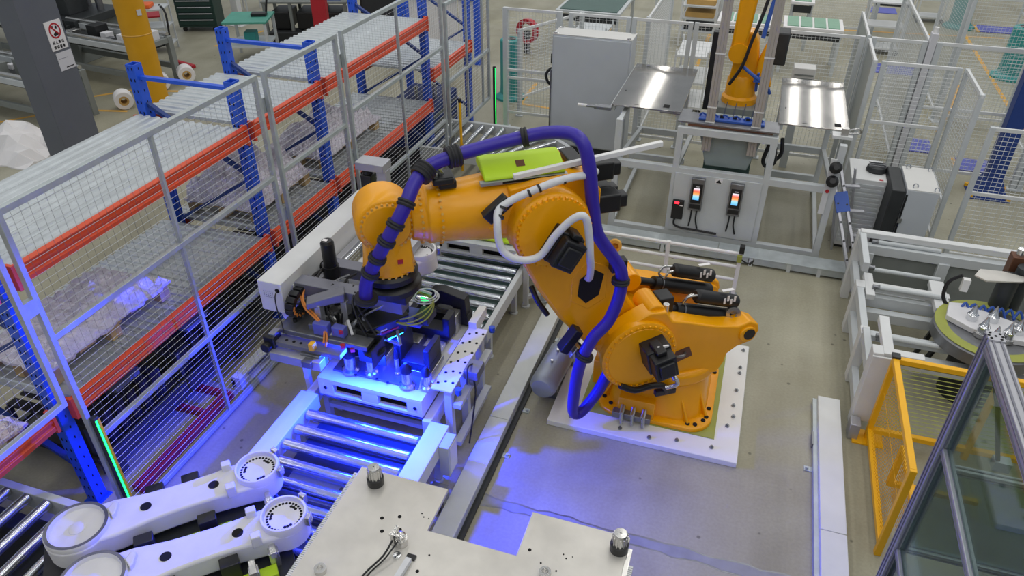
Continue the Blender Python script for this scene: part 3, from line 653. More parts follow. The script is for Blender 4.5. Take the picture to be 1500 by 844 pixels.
# ================================================================== casting model (dumb-bell shaped white link)
def casting_mesh_parts(root, Ln, rb, rs, th):
    """local: big ring at origin, small ring at +x Ln, top of body at z=th"""
    out = []
    nseg = 20; a0 = math.radians(52)
    for k in range(nseg+1):
        a = a0 + (2*PI-2*a0)*k/nseg; out.append((rb*math.cos(a), rb*math.sin(a)))
    bot = [(.20*Ln, -.152), (.28*Ln, -.138), (.38*Ln, -.122), (.50*Ln, -.114), (.62*Ln, -.112), (.74*Ln, -.116), (.84*Ln, -.126)]
    out += bot
    for k in range(nseg+1):
        a = -math.radians(112) + math.radians(224)*k/nseg; out.append((Ln+rs*math.cos(a), rs*math.sin(a)))
    out += [(x, -y) for x, y in bot[::-1]]
    b = MB().prism(out, 0, th).build('link_body', 'white_cast', root, .018, local=True, seg=3)
    ri = MB().lathe([(rb*.97,th-.02),(rb*.985,th+.02),(rb*.96,th+.030),(rb*.84,th+.030),(rb*.81,th+.003),(rb*.1,th+.003)], (0,0,0), (0,0,1), 44).build('big_ring', 'white_cast', root, local=True)
    MB().lathe([(rb*.955,th+.0305),(rb*.955,th+.0315),(rb*.85,th+.0315),(rb*.85,th+.0305)], (0,0,0), (0,0,1), 44, False).build('seal_groove', 'steel_dark', ri, local=True)
    MB().lathe([(.05,0),(.05,.004),(.035,.008)], (0,0,th+.002), (0,0,1), 20).build('hub_mark', 'white_cast', ri, local=True)
    si = MB().lathe([(rs*.99,th-.02),(rs,th+.035),(rs*.96,th+.045),(rs*.88,th+.045),(rs*.86,th+.008),(rs*.1,th+.008)], (Ln,0,0), (0,0,1), 40).build('small_ring', 'white_cast', root, local=True)
    hl = MB()
    for k in range(30):
        a = 2*PI*k/30; hl.cyl((Ln+rs*.72*math.cos(a), rs*.72*math.sin(a), th+.006), (Ln+rs*.72*math.cos(a), rs*.72*math.sin(a), th+.010), .0085, 8)
    for k in range(9):
        a = 2*PI*(k//3)/3 + .22*(k%3) + .4; hl.cyl((Ln+rs*.57*math.cos(a), rs*.57*math.sin(a), th+.006), (Ln+rs*.57*math.cos(a), rs*.57*math.sin(a), th+.010), .010, 8)
    hl.build('bolt_holes', 'hole', si, local=True, kind='stuff')
    for (x, y) in ((.36*Ln, .0), (.74*Ln, .0)): MB().cyl((x,y,th-.0),(x,y,th+.002),.034,18).build('lightening_hole', 'hole', root, local=True)
    for sy in (1, -1): MB().cbox((.83*Ln, sy*.105, th+.01), (.06,.05,.09)).build('lug', 'white_cast', root, .006, local=True)
    MB().prism([(.175,.05),(.215,.10),(.24,.08),(.22,.0),(.20,-.02)], th-.01, th+.035).build('stop_lug', 'white_cast', root, .006, local=True)
    for a in (-.6, .6): MB().cbox((Ln+(rs+.018)*math.cos(a), (rs+.018)*math.sin(a), th+.02), (.03,.05,.07), Matrix.Rotation(a,3,'Z')).build('clamp_lug', 'steel', root, .004, local=True)
cs1 = thing('link_casting', 'white cast robot link lying behind the other on the lower-left pallet', 'casting', (-3.46, 1.96, .58), math.radians(43.8), 'white link castings')
casting_mesh_parts(cs1, 1.08, .19, .145, .15)
cs2 = dup(cs1, (-3.095, 1.70, .58), math.radians(42.5), 'white cast robot link nearest the steel plate on the lower-left pallet')
cs3 = dup(cs1, (-3.05, 4.02, .95), math.radians(55.0), 'white cast robot link half hidden under the yellow wrist'); cs3.location = (-3.11, 4.10, 1.0)
# pallet carrying the two castings
cp = thing('casting_pallet', 'dark clamp pallet with lime strips under the white castings', 'pallet', (-2.9, 2.1, .475))
Mr = Matrix.Translation((-2.9, 2.1, 0)) @ rot_z(math.radians(43.8))
MB().box(-.75,-.45,.475,.66,.52,.53).xf(Mr).build('deck', 'dark', cp, .006)
MB().box(-.45,-.44,.53,.55,-.36,.57).xf(Mr).build('lime_strip', 'lime', cp, .004)
MB().box(-.15,.03,.53,.35,.10,.56).xf(Mr).build('lime_strip', 'lime', cp, .004)
MB().box(.56,.0,.53,.64,.12,.57).xf(Mr).build('lime_strip', 'lime', cp, .004)
for (x, y) in ((-.15,.065),(.22,.065),(-.05,-.33),(.30,-.33),(-.06,.455),(.16,.455)):
    MB().box(x-.055,y-.04,.53,x+.055,y+.04,.70).xf(Mr).build('clamp_block', 'black', cp, .006)
for (x, y) in ((-.3,.287),(.1,.287),(-.2,-.154),(.2,-.154)): MB().box(x-.06,y-.06,.53,x+.06,y+.06,.579).xf(Mr).build('support_pad', 'steel_dark', cp, .004)
for (x, y) in ((.60,.07),(.64,-.08),(.55,-.33),(.42,-.42)):
    MB().box(x-.03,y-.03,.53,x+.03,y+.03,.66).box(x-.02,y-.05,.64,x+.02,y+.05,.69).xf(Mr).build('swing_clamp', 'steel', cp, .004)

# ================================================================== conveyor passing under the fence at lower left
cx = thing('roller_conveyor', 'dark cross conveyor with thick rollers at the lower left corner', 'conveyor', (-4.3, 1.8, 0))
MB().box(-5.6,2.235,.28,-3.55,2.29,.44).build('side_rail', 'frame_grey', cx, .004)
MB().box(-5.6,1.20,.28,-3.55,1.26,.44).build('side_rail', 'frame_grey', cx, .004)
RX = MB().cyl((0,-.475,0),(0,.475,0),.038,18).mesh('roller', 'roller')
for k in range(11): piece('roller', RX, cx, (-3.75-.18*k, 1.75, .41))
MB().box(-5.6,1.26,.14,-3.55,2.23,.17).build('belly_pan', 'dark', cx)
lgm = MB().box(-.03,-.03,0,.03,.03,.28).mesh('leg', 'frame_grey')
for x in (-3.65,-5.2):
    for y in (2.26,1.23): piece('leg', lgm, cx, (x,y,0))

# ================================================================== foreground steel plate
st = thing('assembly_plate', 'scratched steel U-shaped plate table in the foreground with two knurled knobs', 'table', (-1.0, 1.9, 0))
U = [(-1.84,1.0),(-.20,1.0),(-.20,2.67),(-.76,2.67),(-.76,2.365),(-1.275,2.365),(-1.275,2.67),(-1.84,2.67)]
pla = MB().prism(U, 1.075, 1.10).build('plate', 'steel_plate', st, .003)
for (x,y) in ((-1.7,1.2),(-.35,1.2),(-1.55,2.0),(-.45,2.0)): MB().box(x-.03,y-.03,0,x+.03,y+.03,1.075).build('leg', 'frame_grey', st)
def rack_teeth(x, y0, y1, sgn):
    t = MB().box(x, y0, 1.06, x+.022*sgn, y1, 1.09); n = int((y1-y0)/.012)
    for k in range(n): t.box(x, y0+k*.012, 1.09, x+.022*sgn, y0+k*.012+.006, 1.097)
    t.build('toothed_strip', 'white_paint', st, kind='stuff')
rack_teeth(-1.84, 1.2, 2.62, -1); rack_teeth(-.175, 1.2, 2.50, 1)
MB().box(-.20,1.2,1.06,-.175,2.60,1.095).build('edge_strip', 'steel', st)
def knob(x, y):
    k = MB().lathe([(.05,0),(.05,.05),(.042,.055)], (x,y,1.10), (0,0,1), 24).build('knob_collar', 'black', st)
    kn = MB().lathe([(.038,.05),(.038,.125),(.034,.135),(.004,.136)], (x,y,1.10), (0,0,1), 28)
    for i in range(14):
        a = 2*PI*i/14; kn.cbox((x+.038*math.cos(a), y+.038*math.sin(a), 1.10+.085), (.010,.006,.07), Matrix.Rotation(a,3,'Z'))
    kn.build('knob', 'steel', k)
    MB().cyl((x,y,1.2362),(x,y,1.2375),.004,8).build('knob_dimple', 'hole', k)
knob(-1.70,2.58); knob(-.245,2.575)
sn = MB().lathe([(.034,0),(.034,.05),(.026,.05),(.026,.075),(.012,.085)], (-1.37,2.24,1.10), (0,0,1), 20).box(-1.42,2.21,1.10,-1.40,2.28,1.19).box(-1.425,2.21,1.185,-1.37,2.225,1.195).build('valve_fitting', 'steel', st)
MB().cyl((-1.36,2.16,1.10),(-1.36,2.16,1.115),.022,16).build('washer', 'chrome', st)
MB().lathe([(.032,0),(.032,.03),(.018,.03),(.018,.012)], (-.58,2.30,1.10), (0,0,1), 20).build('socket_fitting', 'steel', st)
MB().lathe([(.032,0),(.032,.03),(.018,.03),(.018,.012)], (-1.70,1.95,1.10), (0,0,1), 20).build('socket_fitting', 'steel', st)
MB().box(-1.31,2.16,1.10,-1.26,2.19,1.112).build('rubber_pad', 'black', st)
MB().bar((-1.285,2.15,1.12),(-1.31,1.80,1.13),.03,.03).build('white_hose', 'cable_white', st)
MB().tube([(-1.40,2.20,1.17),(-1.42,2.12,1.13),(-1.47,2.0,1.115),(-1.47,1.9,1.115),(-1.42,1.80,1.115)], .006, 6).tube([(-1.37,2.20,1.17),(-1.40,2.10,1.14),(-1.45,1.98,1.12),(-1.44,1.8,1.115)], .005, 6).build('sensor_cable', 'cable_black', st)
hk = MB().cyl((0,0,0),(0,0,.0015),.011,12).mesh('plate_hole', 'hole')
for (x,y,sc) in ((-1.55,2.36,1),(-1.46,2.40,1),(-1.51,2.28,1),(-1.42,2.32,1),(-1.33,2.44,.4),(-1.35,2.46,.4),(-1.30,2.44,.3),(-1.20,2.22,.5),(-1.22,2.11,.9),(-.70,2.42,.9),(-.52,2.45,.4),(-.50,2.43,.4),(-.47,2.45,.3),(-.53,2.34,.5),(-.62,2.36,.5)):
    piece('plate_hole', hk, pla, (x,y,1.10), (0,0,0), (sc,sc,1))
# ================================================================== gripper carried by the robot
gp = thing('robot_gripper', 'cluttered vision gripper with long white beam cover hanging below the yellow wrist', 'gripper', (-2.20, 3.92, 1.0))
bc = MB().box(-3.215,3.73,1.24,-3.015,5.30,1.50).build('beam_cover', 'white_paint', gp, .006)
for (y, z, r) in ((4.28,1.34,.035),): MB().cyl((-3.016,y,z),(-3.012,y,z),r,18).build('cable_port', 'hole', bc)
MB().cyl((-3.05,3.731,1.44),(-3.05,3.726,1.44),.018,14).build('cable_port', 'hole', bc)
dd = MB()
for i in range(5):
    for j in range(4): dd.cyl((-3.17+.018*i,3.731,1.37+.016*j),(-3.17+.018*i,3.728,1.37+.016*j),.004,6)
dd.build('vent_dots', 'steel_dark', bc, kind='stuff')
# linear guides beside the beam
MB().box(-3.0,4.0,1.26,-2.94,5.25,1.32).build('guide_rail', 'alu', gp, .004)
MB().cyl((-2.88,4.1,1.34),(-2.88,5.25,1.34),.016,14).build('guide_rod', 'chrome', gp)
MB().box(-2.86,4.15,1.18,-2.68,5.2,1.24).build('guide_plate', 'white_paint', gp, .004)
MB().cyl((-2.62,4.2,1.30),(-2.62,5.15,1.30),.014,14).build('guide_rod', 'chrome', gp)
MB().box(-2.58,4.3,1.20,-2.50,5.15,1.27).build('guide_rail', 'alu', gp, .004)
# far portal with motor
MB().box(-2.88,5.06,1.22,-2.79,5.15,1.84).build('portal_post', 'alu', gp, .006)
MB().box(-3.05,5.02,1.84,-2.79,5.18,1.91).build('portal_head', 'alu', gp, .006)
MB().cyl((-2.98,5.10,1.84),(-2.98,5.10,1.78),.045,14).box(-3.03,5.05,1.55,-2.93,5.15,1.78).build('portal_motor', 'black', gp, .008)
MB().box(-3.0,5.045,1.57,-2.97,5.049,1.61).build('motor_label', 'paper', gp)
# mounting under the flange
MB().lathe([(.21,0),(.21,.04),(.19,.06),(.14,.07)], (-2.195,3.915,1.56), (0,0,1), 32).build('adapter_ring', 'black', gp)
MB().box(-2.34,3.80,1.48,-2.04,4.04,1.56).build('adapter_plate', 'black', gp, .008)
MB().box(-2.98,3.84,1.36,-2.10,3.96,1.46).box(-2.98,4.22,1.30,-2.30,4.34,1.40).build('cross_beam', 'alu_dark', gp, .006)
MB().box(-3.02,3.60,1.16,-2.28,4.12,1.20).build('base_plate', 'steel_dark', gp, .006)
# vertical actuator motor
ma = MB().cyl((-2.84,4.14,1.36),(-2.84,4.14,1.46),.065,16).cyl((-2.84,4.14,1.46),(-2.84,4.14,1.66),.052,18).lathe([(.05,0),(.04,.02),(.0,.022)], (-2.84,4.14,1.66), (0,0,1), 18).build('actuator_motor', 'black', gp)
MB().box(-2.87,4.12,1.6825,-2.83,4.15,1.684).build('motor_label', 'paper', ma)
# bracket with sloped top on two posts
tb = MB().prism([(-.14,0),(.11,.06),(.14,.06),(.14,-.02),(.08,-.02),(-.14,-.05)], -.055, .055, 'y').xf(Matrix.Translation((-2.68,3.78,1.42)) @ rot_z(.5)).build('sloped_bracket', 'alu_dark', gp, .008)
MB().box(-2.74,3.70,1.20,-2.69,3.76,1.40).build('bracket_post', 'alu', gp, .006)
MB().box(-2.58,3.80,1.20,-2.53,3.87,1.40).build('bracket_post', 'alu', gp, .006)
MB().lathe([(.055,0),(.055,.03),(.04,.05),(.04,.09),(.025,.09)], (-2.66,3.84,1.20), (0,0,1), 18).build('bearing_cup', 'steel', gp)
MB().prism([(-2.68,3.66),(-2.60,3.70),(-2.58,3.65),(-2.64,3.62)], 1.202, 1.208).build('white_tag', 'paper', gp)
# energy chain and orange cables at the cover end
ch = MB()
for k in range(11):
    a = PI*.15 + PI*1.5*k/10; c = Vector((-2.93+.0*k, 3.80+.12*math.cos(a), 1.33+.085*math.sin(a)))
    ch.cbox(c, (.07,.045,.045), Matrix.Rotation(a,3,'X'))
cho = ch.build('energy_chain', 'black', gp, .004)
cg = MB()
for k in range(5):
    a = PI*.95+PI*.6*k/5; cg.cbox((-2.892, 3.80+.125*math.cos(a), 1.33+.09*math.sin(a)), (.004,.03,.014), Matrix.Rotation(a+1.2,3,'X'))
cg.build('chain_links_marks', 'orange_cable', cho)
MB().box(-3.01,3.86,1.36,-2.93,3.98,1.42).build('chain_bracket', 'white_paint', gp, .004)
MB().tube([(-2.86,3.95,1.45),(-2.90,3.86,1.42),(-2.86,3.76,1.36),(-2.74,3.70,1.32),(-2.64,3.64,1.26),(-2.62,3.58,1.17)], .009, 8).tube([(-2.85,3.97,1.43),(-2.92,3.84,1.40),(-2.84,3.73,1.34),(-2.72,3.67,1.31),(-2.61,3.62,1.24),(-2.60,3.57,1.15)], .008, 8).build('orange_cable', 'orange_cable', gp)
MB().tube([(-3.012,4.28,1.34),(-2.94,4.24,1.36),(-2.90,4.12,1.42),(-2.92,4.00,1.42),(-2.88,3.92,1.38)], .014, 8).tube([(-2.95,4.25,1.35),(-2.90,4.20,1.46),(-2.84,4.18,1.48)], .012, 8).tube([(-3.01,4.3,1.33),(-2.93,4.2,1.36),(-2.88,4.06,1.44),(-2.86,3.96,1.44)], .010, 8).build('black_cable', 'cable_black', gp)
MB().tube([(-3.05,3.726,1.44),(-3.04,3.68,1.42),(-3.03,3.66,1.33),(-2.99,3.63,1.24),(-2.95,3.58,1.18)], .005, 6).build('thin_cable', 'cable_black', gp)
# front motors and bar
MB().box(-3.08,3.50,1.08,-2.99,3.60,1.18).cyl((-3.05,3.46,1.10),(-3.05,3.52,1.10),.04,14).build('front_motor', 'black', gp, .008)
MB().box(-3.04,3.52,1.18,-2.99,3.60,1.20).build('motor_cap', 'steel', gp)
MB().box(-3.0,3.52,1.10,-2.46,3.62,1.14).build('front_bar', 'alu_dark', gp, .004)
MB().box(-3.02,3.46,1.0,-2.60,3.54,1.08).build('lower_bar', 'alu', gp, .006)
for x in (-2.92,-2.86,-2.80): MB().cyl((x,3.56,1.14),(x,3.56,1.143),.012,10).build('bar_hole', 'hole', gp)
MB().box(-2.70,3.50,1.14,-2.66,3.55,1.20).build('yellow_sensor', 'yellow_paint', gp, .004)
MB().box(-2.78,3.50,.98,-2.62,3.60,1.10).box(-2.74,3.44,1.02,-2.66,3.50,1.08).build('valve_block', 'steel_dark', gp, .004)
MB().box(-2.72,3.62,1.20,-2.60,3.68,1.30).box(-2.58,3.64,1.20,-2.48,3.70,1.28).build('blue_box', 'blue_mat', gp, .006)
# tilted black camera boxes
Mc = Matrix.Translation((-2.34,3.95,1.20)) @ rot_z(.95) @ Matrix.Rotation(.35,4,'X')
cb_ = MB().box(-.19,-.12,-.12,.16,.12,.10).xf(Mc).build('camera_housing', 'black', gp, .008)
MB().box(-.15,-.123,-.02,.08,-.119,.0).xf(Mc).build('camera_print', 'red', cb_)
MB().box(-.15,-.124,.02,-.02,-.119,.035).xf(Mc).build('camera_print', 'paper', cb_)
MB().bar((-2.56,3.93,1.08),(-2.15,3.86,1.06),.022,.012).bar((-2.56,3.93,1.08),(-2.44,4.02,1.14),.02,.012).bar((-2.15,3.86,1.06),(-2.24,3.98,1.12),.02,.012).build('camera_bracket', 'alu', gp)
MB().cyl((-2.52,3.86,1.24),(-2.40,3.96,1.32),.045,16).cyl((-2.50,3.78,1.20),(-2.42,3.86,1.28),.028,14).build('lens_barrel', 'steel_dark', gp)
for (x,y,z) in ((-2.50,3.64,1.26),(-2.45,3.56,1.20),(-2.56,3.66,1.24),(-2.40,3.60,1.15)): MB().cbox((x,y,z),(.03,.03,.025),Matrix.Rotation(.6,3,'Z')).build('red_clip', 'red', gp)
# sensor cluster to the right with cable loops
MB().box(-2.36,4.04,1.16,-2.20,4.14,1.24).box(-2.12,4.04,1.14,-2.0,4.20,1.20).build('sensor_body', 'dark', gp, .006)
MB().box(-2.30,4.02,1.245,-2.22,4.07,1.25).build('sensor_sticker', 'orange_tool', gp)
MB().box(-2.38,4.02,1.12,-2.06,4.22,1.15).build('sensor_plate', 'blue_mat', gp, .004)
MB().cbox((-2.09,4.20,1.255),(.05,.03,.01)).build('status_led', 'led_green_small', gp)
MB().cbox((-2.13,4.24,1.24),(.03,.02,.01)).build('status_led', 'led_green_small', gp)
lp = MB()
for k in range(3):
    c = Vector((-2.22+.01*k, 4.12, 1.22+.02*k)); rr = (.22, .21, .20)[k]; pts = []
    for i in range(25):
        a = 2*PI*i/24; pts.append((c.x+rr*math.cos(a), c.y+rr*.92*math.sin(a), c.z+.03*math.sin(2*a+k)))
    lp.tube(pts, .006, 6, 2)
lp.build('cable_loop', 'green_plate', gp)
lw = MB()
for k in range(3):
    c = Vector((-2.10, 4.24, 1.26)); rr = .10-.012*k; lw.tube([(c.x+rr*math.cos(2*PI*i/16), c.y+rr*math.sin(2*PI*i/16), c.z+.012*k) for i in range(17)], .006, 6, 2)
lw.tube([(-2.36,3.98,1.34),(-2.28,4.10,1.36),(-2.16,4.20,1.34),(-2.06,4.26,1.28)], .012, 8)
lw.build('cable_loop', 'frame_grey', gp)
# small fittings scattered over the gripper plate
rg_ = random.Random(5)
for k in range(34):
    x, y = rg_.uniform(-2.96,-2.34), rg_.uniform(3.63,4.08); m_ = rg_.choice(['steel','black','steel_dark','steel','black','white_cast','dark'])
    h_ = rg_.uniform(.02,.09)
    if k % 3 == 0: MB().cyl((x,y,1.199),(x,y,1.20+h_),rg_.uniform(.012,.028),12).build('fitting', m_, gp)
    elif k % 3 == 1: MB().cbox((x,y,1.199+h_/2),(rg_.uniform(.03,.08),rg_.uniform(.02,.05),h_),Matrix.Rotation(rg_.uniform(0,1.5),3,'Z')).build('fitting', m_, gp, .003)
    else: MB().bar((x,y,1.21),(x+rg_.uniform(-.1,.1),y+rg_.uniform(-.1,.1),1.21+h_),.02,.014).build('fitting', m_, gp, .002)
for k in range(9):
    x, y = rg_.uniform(-2.7,-2.3), rg_.uniform(3.75,4.1)
    MB().tube([(x,y,1.46),(x+rg_.uniform(-.1,.1),y-.08,1.42),(x+rg_.uniform(-.15,.1),y-.14,1.30),(x+rg_.uniform(-.1,.2),y-.16,1.21)], .008, 6).build('wrist_cable', rg_.choice(['cable_black','cable_black','steel_dark']), gp)
for k in range(5): MB().lathe([(.012,0),(.02,.01),(.02,.05),(.010,.06)], (-2.55+.07*k,4.06+.03*(k%2),1.20), (0,0,1), 12).build('push_fitting', ('black','steel','red','steel','black')[k], gp)
# blue strobe lamps looking down at the fixture
def strobe(c, sz, tilt, rz, energy):
    M = Matrix.Translation(c) @ rot_z(rz) @ Matrix.Rotation(tilt, 4, 'X')
    h = MB().box(-sz[0]/2-.01,-sz[1]/2-.01,.0,sz[0]/2+.01,sz[1]/2+.01,.03).xf(M).build('strobe_housing', 'black', gp, .003)
    MB().box(-sz[0]/2,-sz[1]/2,-.004,sz[0]/2,sz[1]/2,.0).xf(M).build('strobe_led', 'led_blue', h)
    d = bpy.data.lights.new('blue_strobe', 'AREA'); d.shape = 'RECTANGLE'; d.size = sz[0]; d.size_y = sz[1]; d.energy = energy; d.color = (0.004, 0.022, 1.0)
    lo = bpy.data.objects.new('blue_strobe', d); COL.objects.link(lo); lo.matrix_world = M @ Matrix.Translation((0,0,-.012))
strobe(Vector((-2.57,3.76,1.05)), (.13,.09), -.95, .25, 55)
strobe(Vector((-2.25,3.95,1.05)), (.13,.09), -.75, .95, 60)
def ring_lamp(c, energy):
    MB().lathe([(.08,.0),(.085,-.006),(.085,.004),(.03,.02)], (c[0],c[1],c[2]-.032), (0,0,1), 24).build('spill_cap', 'black', gp)  # cap added over the lamp to cut blue spill on the top rail
    d = bpy.data.lights.new('blue_ring_lamp', 'POINT'); d.energy = energy; d.shadow_soft_size = 0.025; d.color = (0.004, 0.022, 1.0)
    MB().box(c[0]-.17,c[1]+.055,c[2]-.22,c[0]+.05,c[1]+.065,c[2]+.06).build('spill_blocker', 'black', gp, .002)  # plate added to block blue spill towards the table station
    MB().box(c[0]+.05,c[1]-.13,c[2]-.098,c[0]+.058,c[1]+.065,c[2]+.06).build('spill_blocker', 'black', gp, .002)  # second added plate, keeps blue spill off the far floor at right
    lo = bpy.data.objects.new('blue_ring_lamp', d); COL.objects.link(lo); lo.location = (c[0], c[1], c[2]-.07)
ring_lamp((-2.26,3.66,1.17), 460)
# ================================================================== galvanised mesh fence on the left
FX = -3.80
def fence_panel(label, y0, y1, z0, z1, rails, mids=(), pw=.035, group='galvanised fence panels', pv=.05, ph=.06):
    t = thing('fence_panel', label, 'fence', (FX, (y0+y1)/2, 0), 0, group)
    for y in (y0+pw/2, y1-pw/2): MB().box(FX-.02, y-pw/2, z0, FX+.02, y+pw/2, z1).build('post', 'galv', t, .003)
    for y in mids: MB().box(FX-.015, y-.012, z0, FX+.015, y+.012, z1).build('mid_upright', 'galv', t)
    for z in [z1-.02]+list(rails): MB().box(FX-.02, y0, z-.02, FX+.02, y1, z+.02).build('rail', 'galv', t, .003)
    MB().grid((FX, y0+pw, z0), (0, y1-y0-2*pw, 0), (0, 0, z1-z0), 99, pv, .0019).build('wire_mesh', 'wire', t, kind='stuff', smooth=0)
    MB().grid((FX-.003, y0+pw, z0), (0, y1-y0-2*pw, 0), (0, 0, z1-z0), ph, 99, .0010).build('wire_mesh', 'steel_dark', t, kind='stuff', smooth=0)  # reflection difference put into colour: upright wires darker than the level ones
    return t
f1 = fence_panel('nearest full-height fence panel with blue-lit rails before the foil parcel', 2.50, 4.93, .02, 2.60, (1.71,.84,.04), (3.71,))
f2 = fence_panel('narrow fence panel standing between two pairs of posts', 5.02, 6.20, .02, 2.60, (1.71,.84,.04))
f3 = fence_panel('wide fence panel behind the white gripper beam', 6.29, 8.70, .02, 2.60, (1.80,.84,.04), (7.48,))
f4 = fence_panel('last fence panel ending at the green light strip', 8.80, 10.40, .55, 2.30, (1.30,.57), (9.51,10.12))
f0 = fence_panel('short raised fence panel at the left edge over the cross conveyor', 1.00, 2.43, 1.24, 2.60, (1.26,), ())
ft = MB().box(FX-.05,-.05,0,FX+.05,.05,.01)
for (yy, par) in ((4.97, f1), (6.25, f2), (8.75, f3)):
    for zz in (2.3, 1.28): MB().box(FX-.03, yy-.07, zz-.05, FX-.022, yy+.07, zz+.08).build('joint_plate', 'galv', par)
MB().box(FX-.02, 2.42, 1.92, FX+.02, 2.51, 2.02).build('joint_plate', 'galv', f0)
# light curtains
def light_strip(label, x, y, z0, z1, back):
    t = thing('light_curtain', label, 'light strip', (x, y, z0))
    MB().box(x-.02, y-.02, z0, x+.02, y+.02, z1).build('housing', 'dark', t, .004)
    MB().box(x+.0205, y-.018, z0+.02, x+.024, y-.004, z1-.02).build('led_strip', 'led_green', t)
    MB().box(x+.0205, y+.002, z0+.02, x+.024, y+.018, z1-.02).build('yellow_edge', back, t)
light_strip('glowing green light strip with yellow edge on the near fence post', FX+.045, 2.535, .22, 1.05, 'yellow_paint')
light_strip('glowing green light strip at the far end of the rack', -3.80, 10.62, .0, .98, 'dark')
yp = thing('marker_post', 'slim yellow marker post beside the curved roller conveyor', 'post', (-3.70, 8.95, .0))
MB().cyl((-3.70,8.95,.0),(-3.70,8.95,1.0),.018,10).build('rod', 'yellow_paint', yp)
MB().cyl((-3.70,8.95,1.0),(-3.70,8.95,1.05),.024,10).build('cap', 'black', yp)

# ================================================================== pallet racks
RF, RR = -4.15, -5.25
PLK = MB()
prof = [(-.098,0),(-.098,.030),(-.07,.030),(-.062,.042),(-.028,.042),(-.02,.030),(.02,.030),(.028,.042),(.062,.042),(.07,.030),(.098,.030),(.098,0)]
PLK.prism(prof, RR-.045-(RF+RR)/2, RF-.006-(RF+RR)/2, 'x'); PLKM = PLK.mesh('deck_plank', 'galv_deck')
def upright(par, x, y, h):
    m = MB().box(x-.045,y-.05,0,x-.035,y+.05,h).box(x+.035,y-.05,0,x+.045,y+.05,h).box(x-.045,y+.04,0,x+.045,y+.05,h).box(x-.045,y-.05,0,x+.045,y-.042,h)
    u = m.build('upright', 'rack_blue', par, .003)
    hl = MB()
    for k in range(int(h/.10)):
        for dx in (-.02,.02): hl.box(x+dx-.004,y-.0525,.05+k*.10,x+dx+.004,y-.0495,.075+k*.10)
        hl.box(x+.0445,y-.004,.05+k*.10,x+.0475,y+.004,.07+k*.10)
    hl.build('slot_holes', 'hole', u, kind='stuff')
    return u
def frame(label, y, h, hr):
    t = thing('rack_upright_frame', label, 'rack frame', ((RF+RR)/2, y, 0), 0, 'blue rack frames')
    upright(t, RF-.05, y, h); upright(t, RR+.05, y, hr)
    zs = [.15]
    k = 0; z = .32
    MB().bar((RF-.06,y,hr-.12),(RR+.06,y,hr-.12),.05,.03).build('brace', 'rack_blue', t)
    while z < 1.9:
        a, b = (RF-.06, RR+.06) if k % 2 == 0 else (RR+.06, RF-.06)
        MB().bar((a,y,z),(b,y,z+.6),.045,.03).build('brace', 'rack_blue_dark', t); z += .62; k += 1
    MB().box(RF-.12,y-.07,0,RF+.02,y+.07,.008).build('foot_plate', 'rack_blue', t)
    return t
frame('blue rack frame nearest the camera beside the near green strip', 2.62, 2.45, 2.45)
frame('blue rack frame at the far end of the foil-wrapped bay', 5.12, 2.45, 2.50)
frame('blue rack frame between the narrow bay and the long far bay', 6.36, 2.45, 2.50)
frame('blue rack frame at the far end of the long bay', 9.02, 2.6, 2.5)
frame('blue rack frame by the far green light strip', 10.55, 2.4, 2.4)
def beam(par, x, y0, y1, z, m='rack_orange'):
    sgn = 1 if x > -4.7 else -1
    p = [(-.025,-.075),(.025,-.075),(.025,-.04),(.012,-.032),(.012,-.012),(.022,-.006),(.022,.012),(.010,.018),(.010,.036),(.024,.044),(.024,.056),(.0,.06),(-.025,.06)]
    b = MB().prism([(x+a*sgn, z+c) for a, c in p], y0+.055, y1-.055, 'y').build('beam', m, par, .002)
    for y in (y0+.052, y1-.052): MB().box(x-.03,y-.012,z-.10,x+.03,y+.012,z+.08).build('beam_hook', m, b)
def bay(label, y0, y1, levels):
    t = thing('rack_shelf', label, 'shelf', ((RF+RR)/2, (y0+y1)/2, levels), 0, 'orange-beamed steel shelves')
    beam(t, RF+.02, y0, y1, levels-.06); beam(t, RR-.02, y0, y1, levels-.105)
    n = int(round((y1-y0-.12)/.2)); st = (y1-y0-.12)/n
    for k in range(n): piece('deck_plank', PLKM, t, ((RF+RR)/2, y0+.06+st*(k+.5), levels-.042), (0,0,0), (1, st/.2, 1))
    return t
t_ = thing('rack_shelf', 'upper steel shelf nearest the grey column, empty', 'shelf', ((RF+RR)/2, 3.87, 2.06), 0, 'orange-beamed steel shelves')
beam(t_, RF+.02, 2.62, 5.12, 2.0); beam(t_, RR-.02, 2.62, 5.12, 1.955)
PLY = MB().prism(prof, -1.18, 1.18, 'x').xf(rot_z(PI/2)).mesh('deck_plank', 'galv_deck')
for k in range(6): piece('deck_plank', PLY, t_, (RR+.045+.1855*(k+.5)-.05, 3.87, 2.018), (0,0,0), (.1855/.2, 1, 1))
bay('lower steel shelf carrying the nearest foil parcel', 2.62, 5.12, .97)
bay('upper steel shelf of the narrow middle bay, empty', 5.12, 6.36, 2.06)
bay('lower steel shelf of the narrow bay with a tall wrapped parcel', 5.12, 6.36, .97)
bay('upper steel shelf of the long far bay, empty', 6.36, 9.02, 2.06)
bay('lower steel shelf of the long far bay with a wrapped parcel', 6.36, 9.02, .97)
bay('low steel shelf at the far rack end beside the grid fence', 9.02, 10.55, 1.36)
b0 = thing('rack_beam', 'lone orange rack beam at the left edge behind the raised panel', 'beam', (RF, 1.6, .95))
beam(b0, RF+.02, .6, 2.56, .93); beam(b0, RF+.02, .6, 2.56, 2.0)
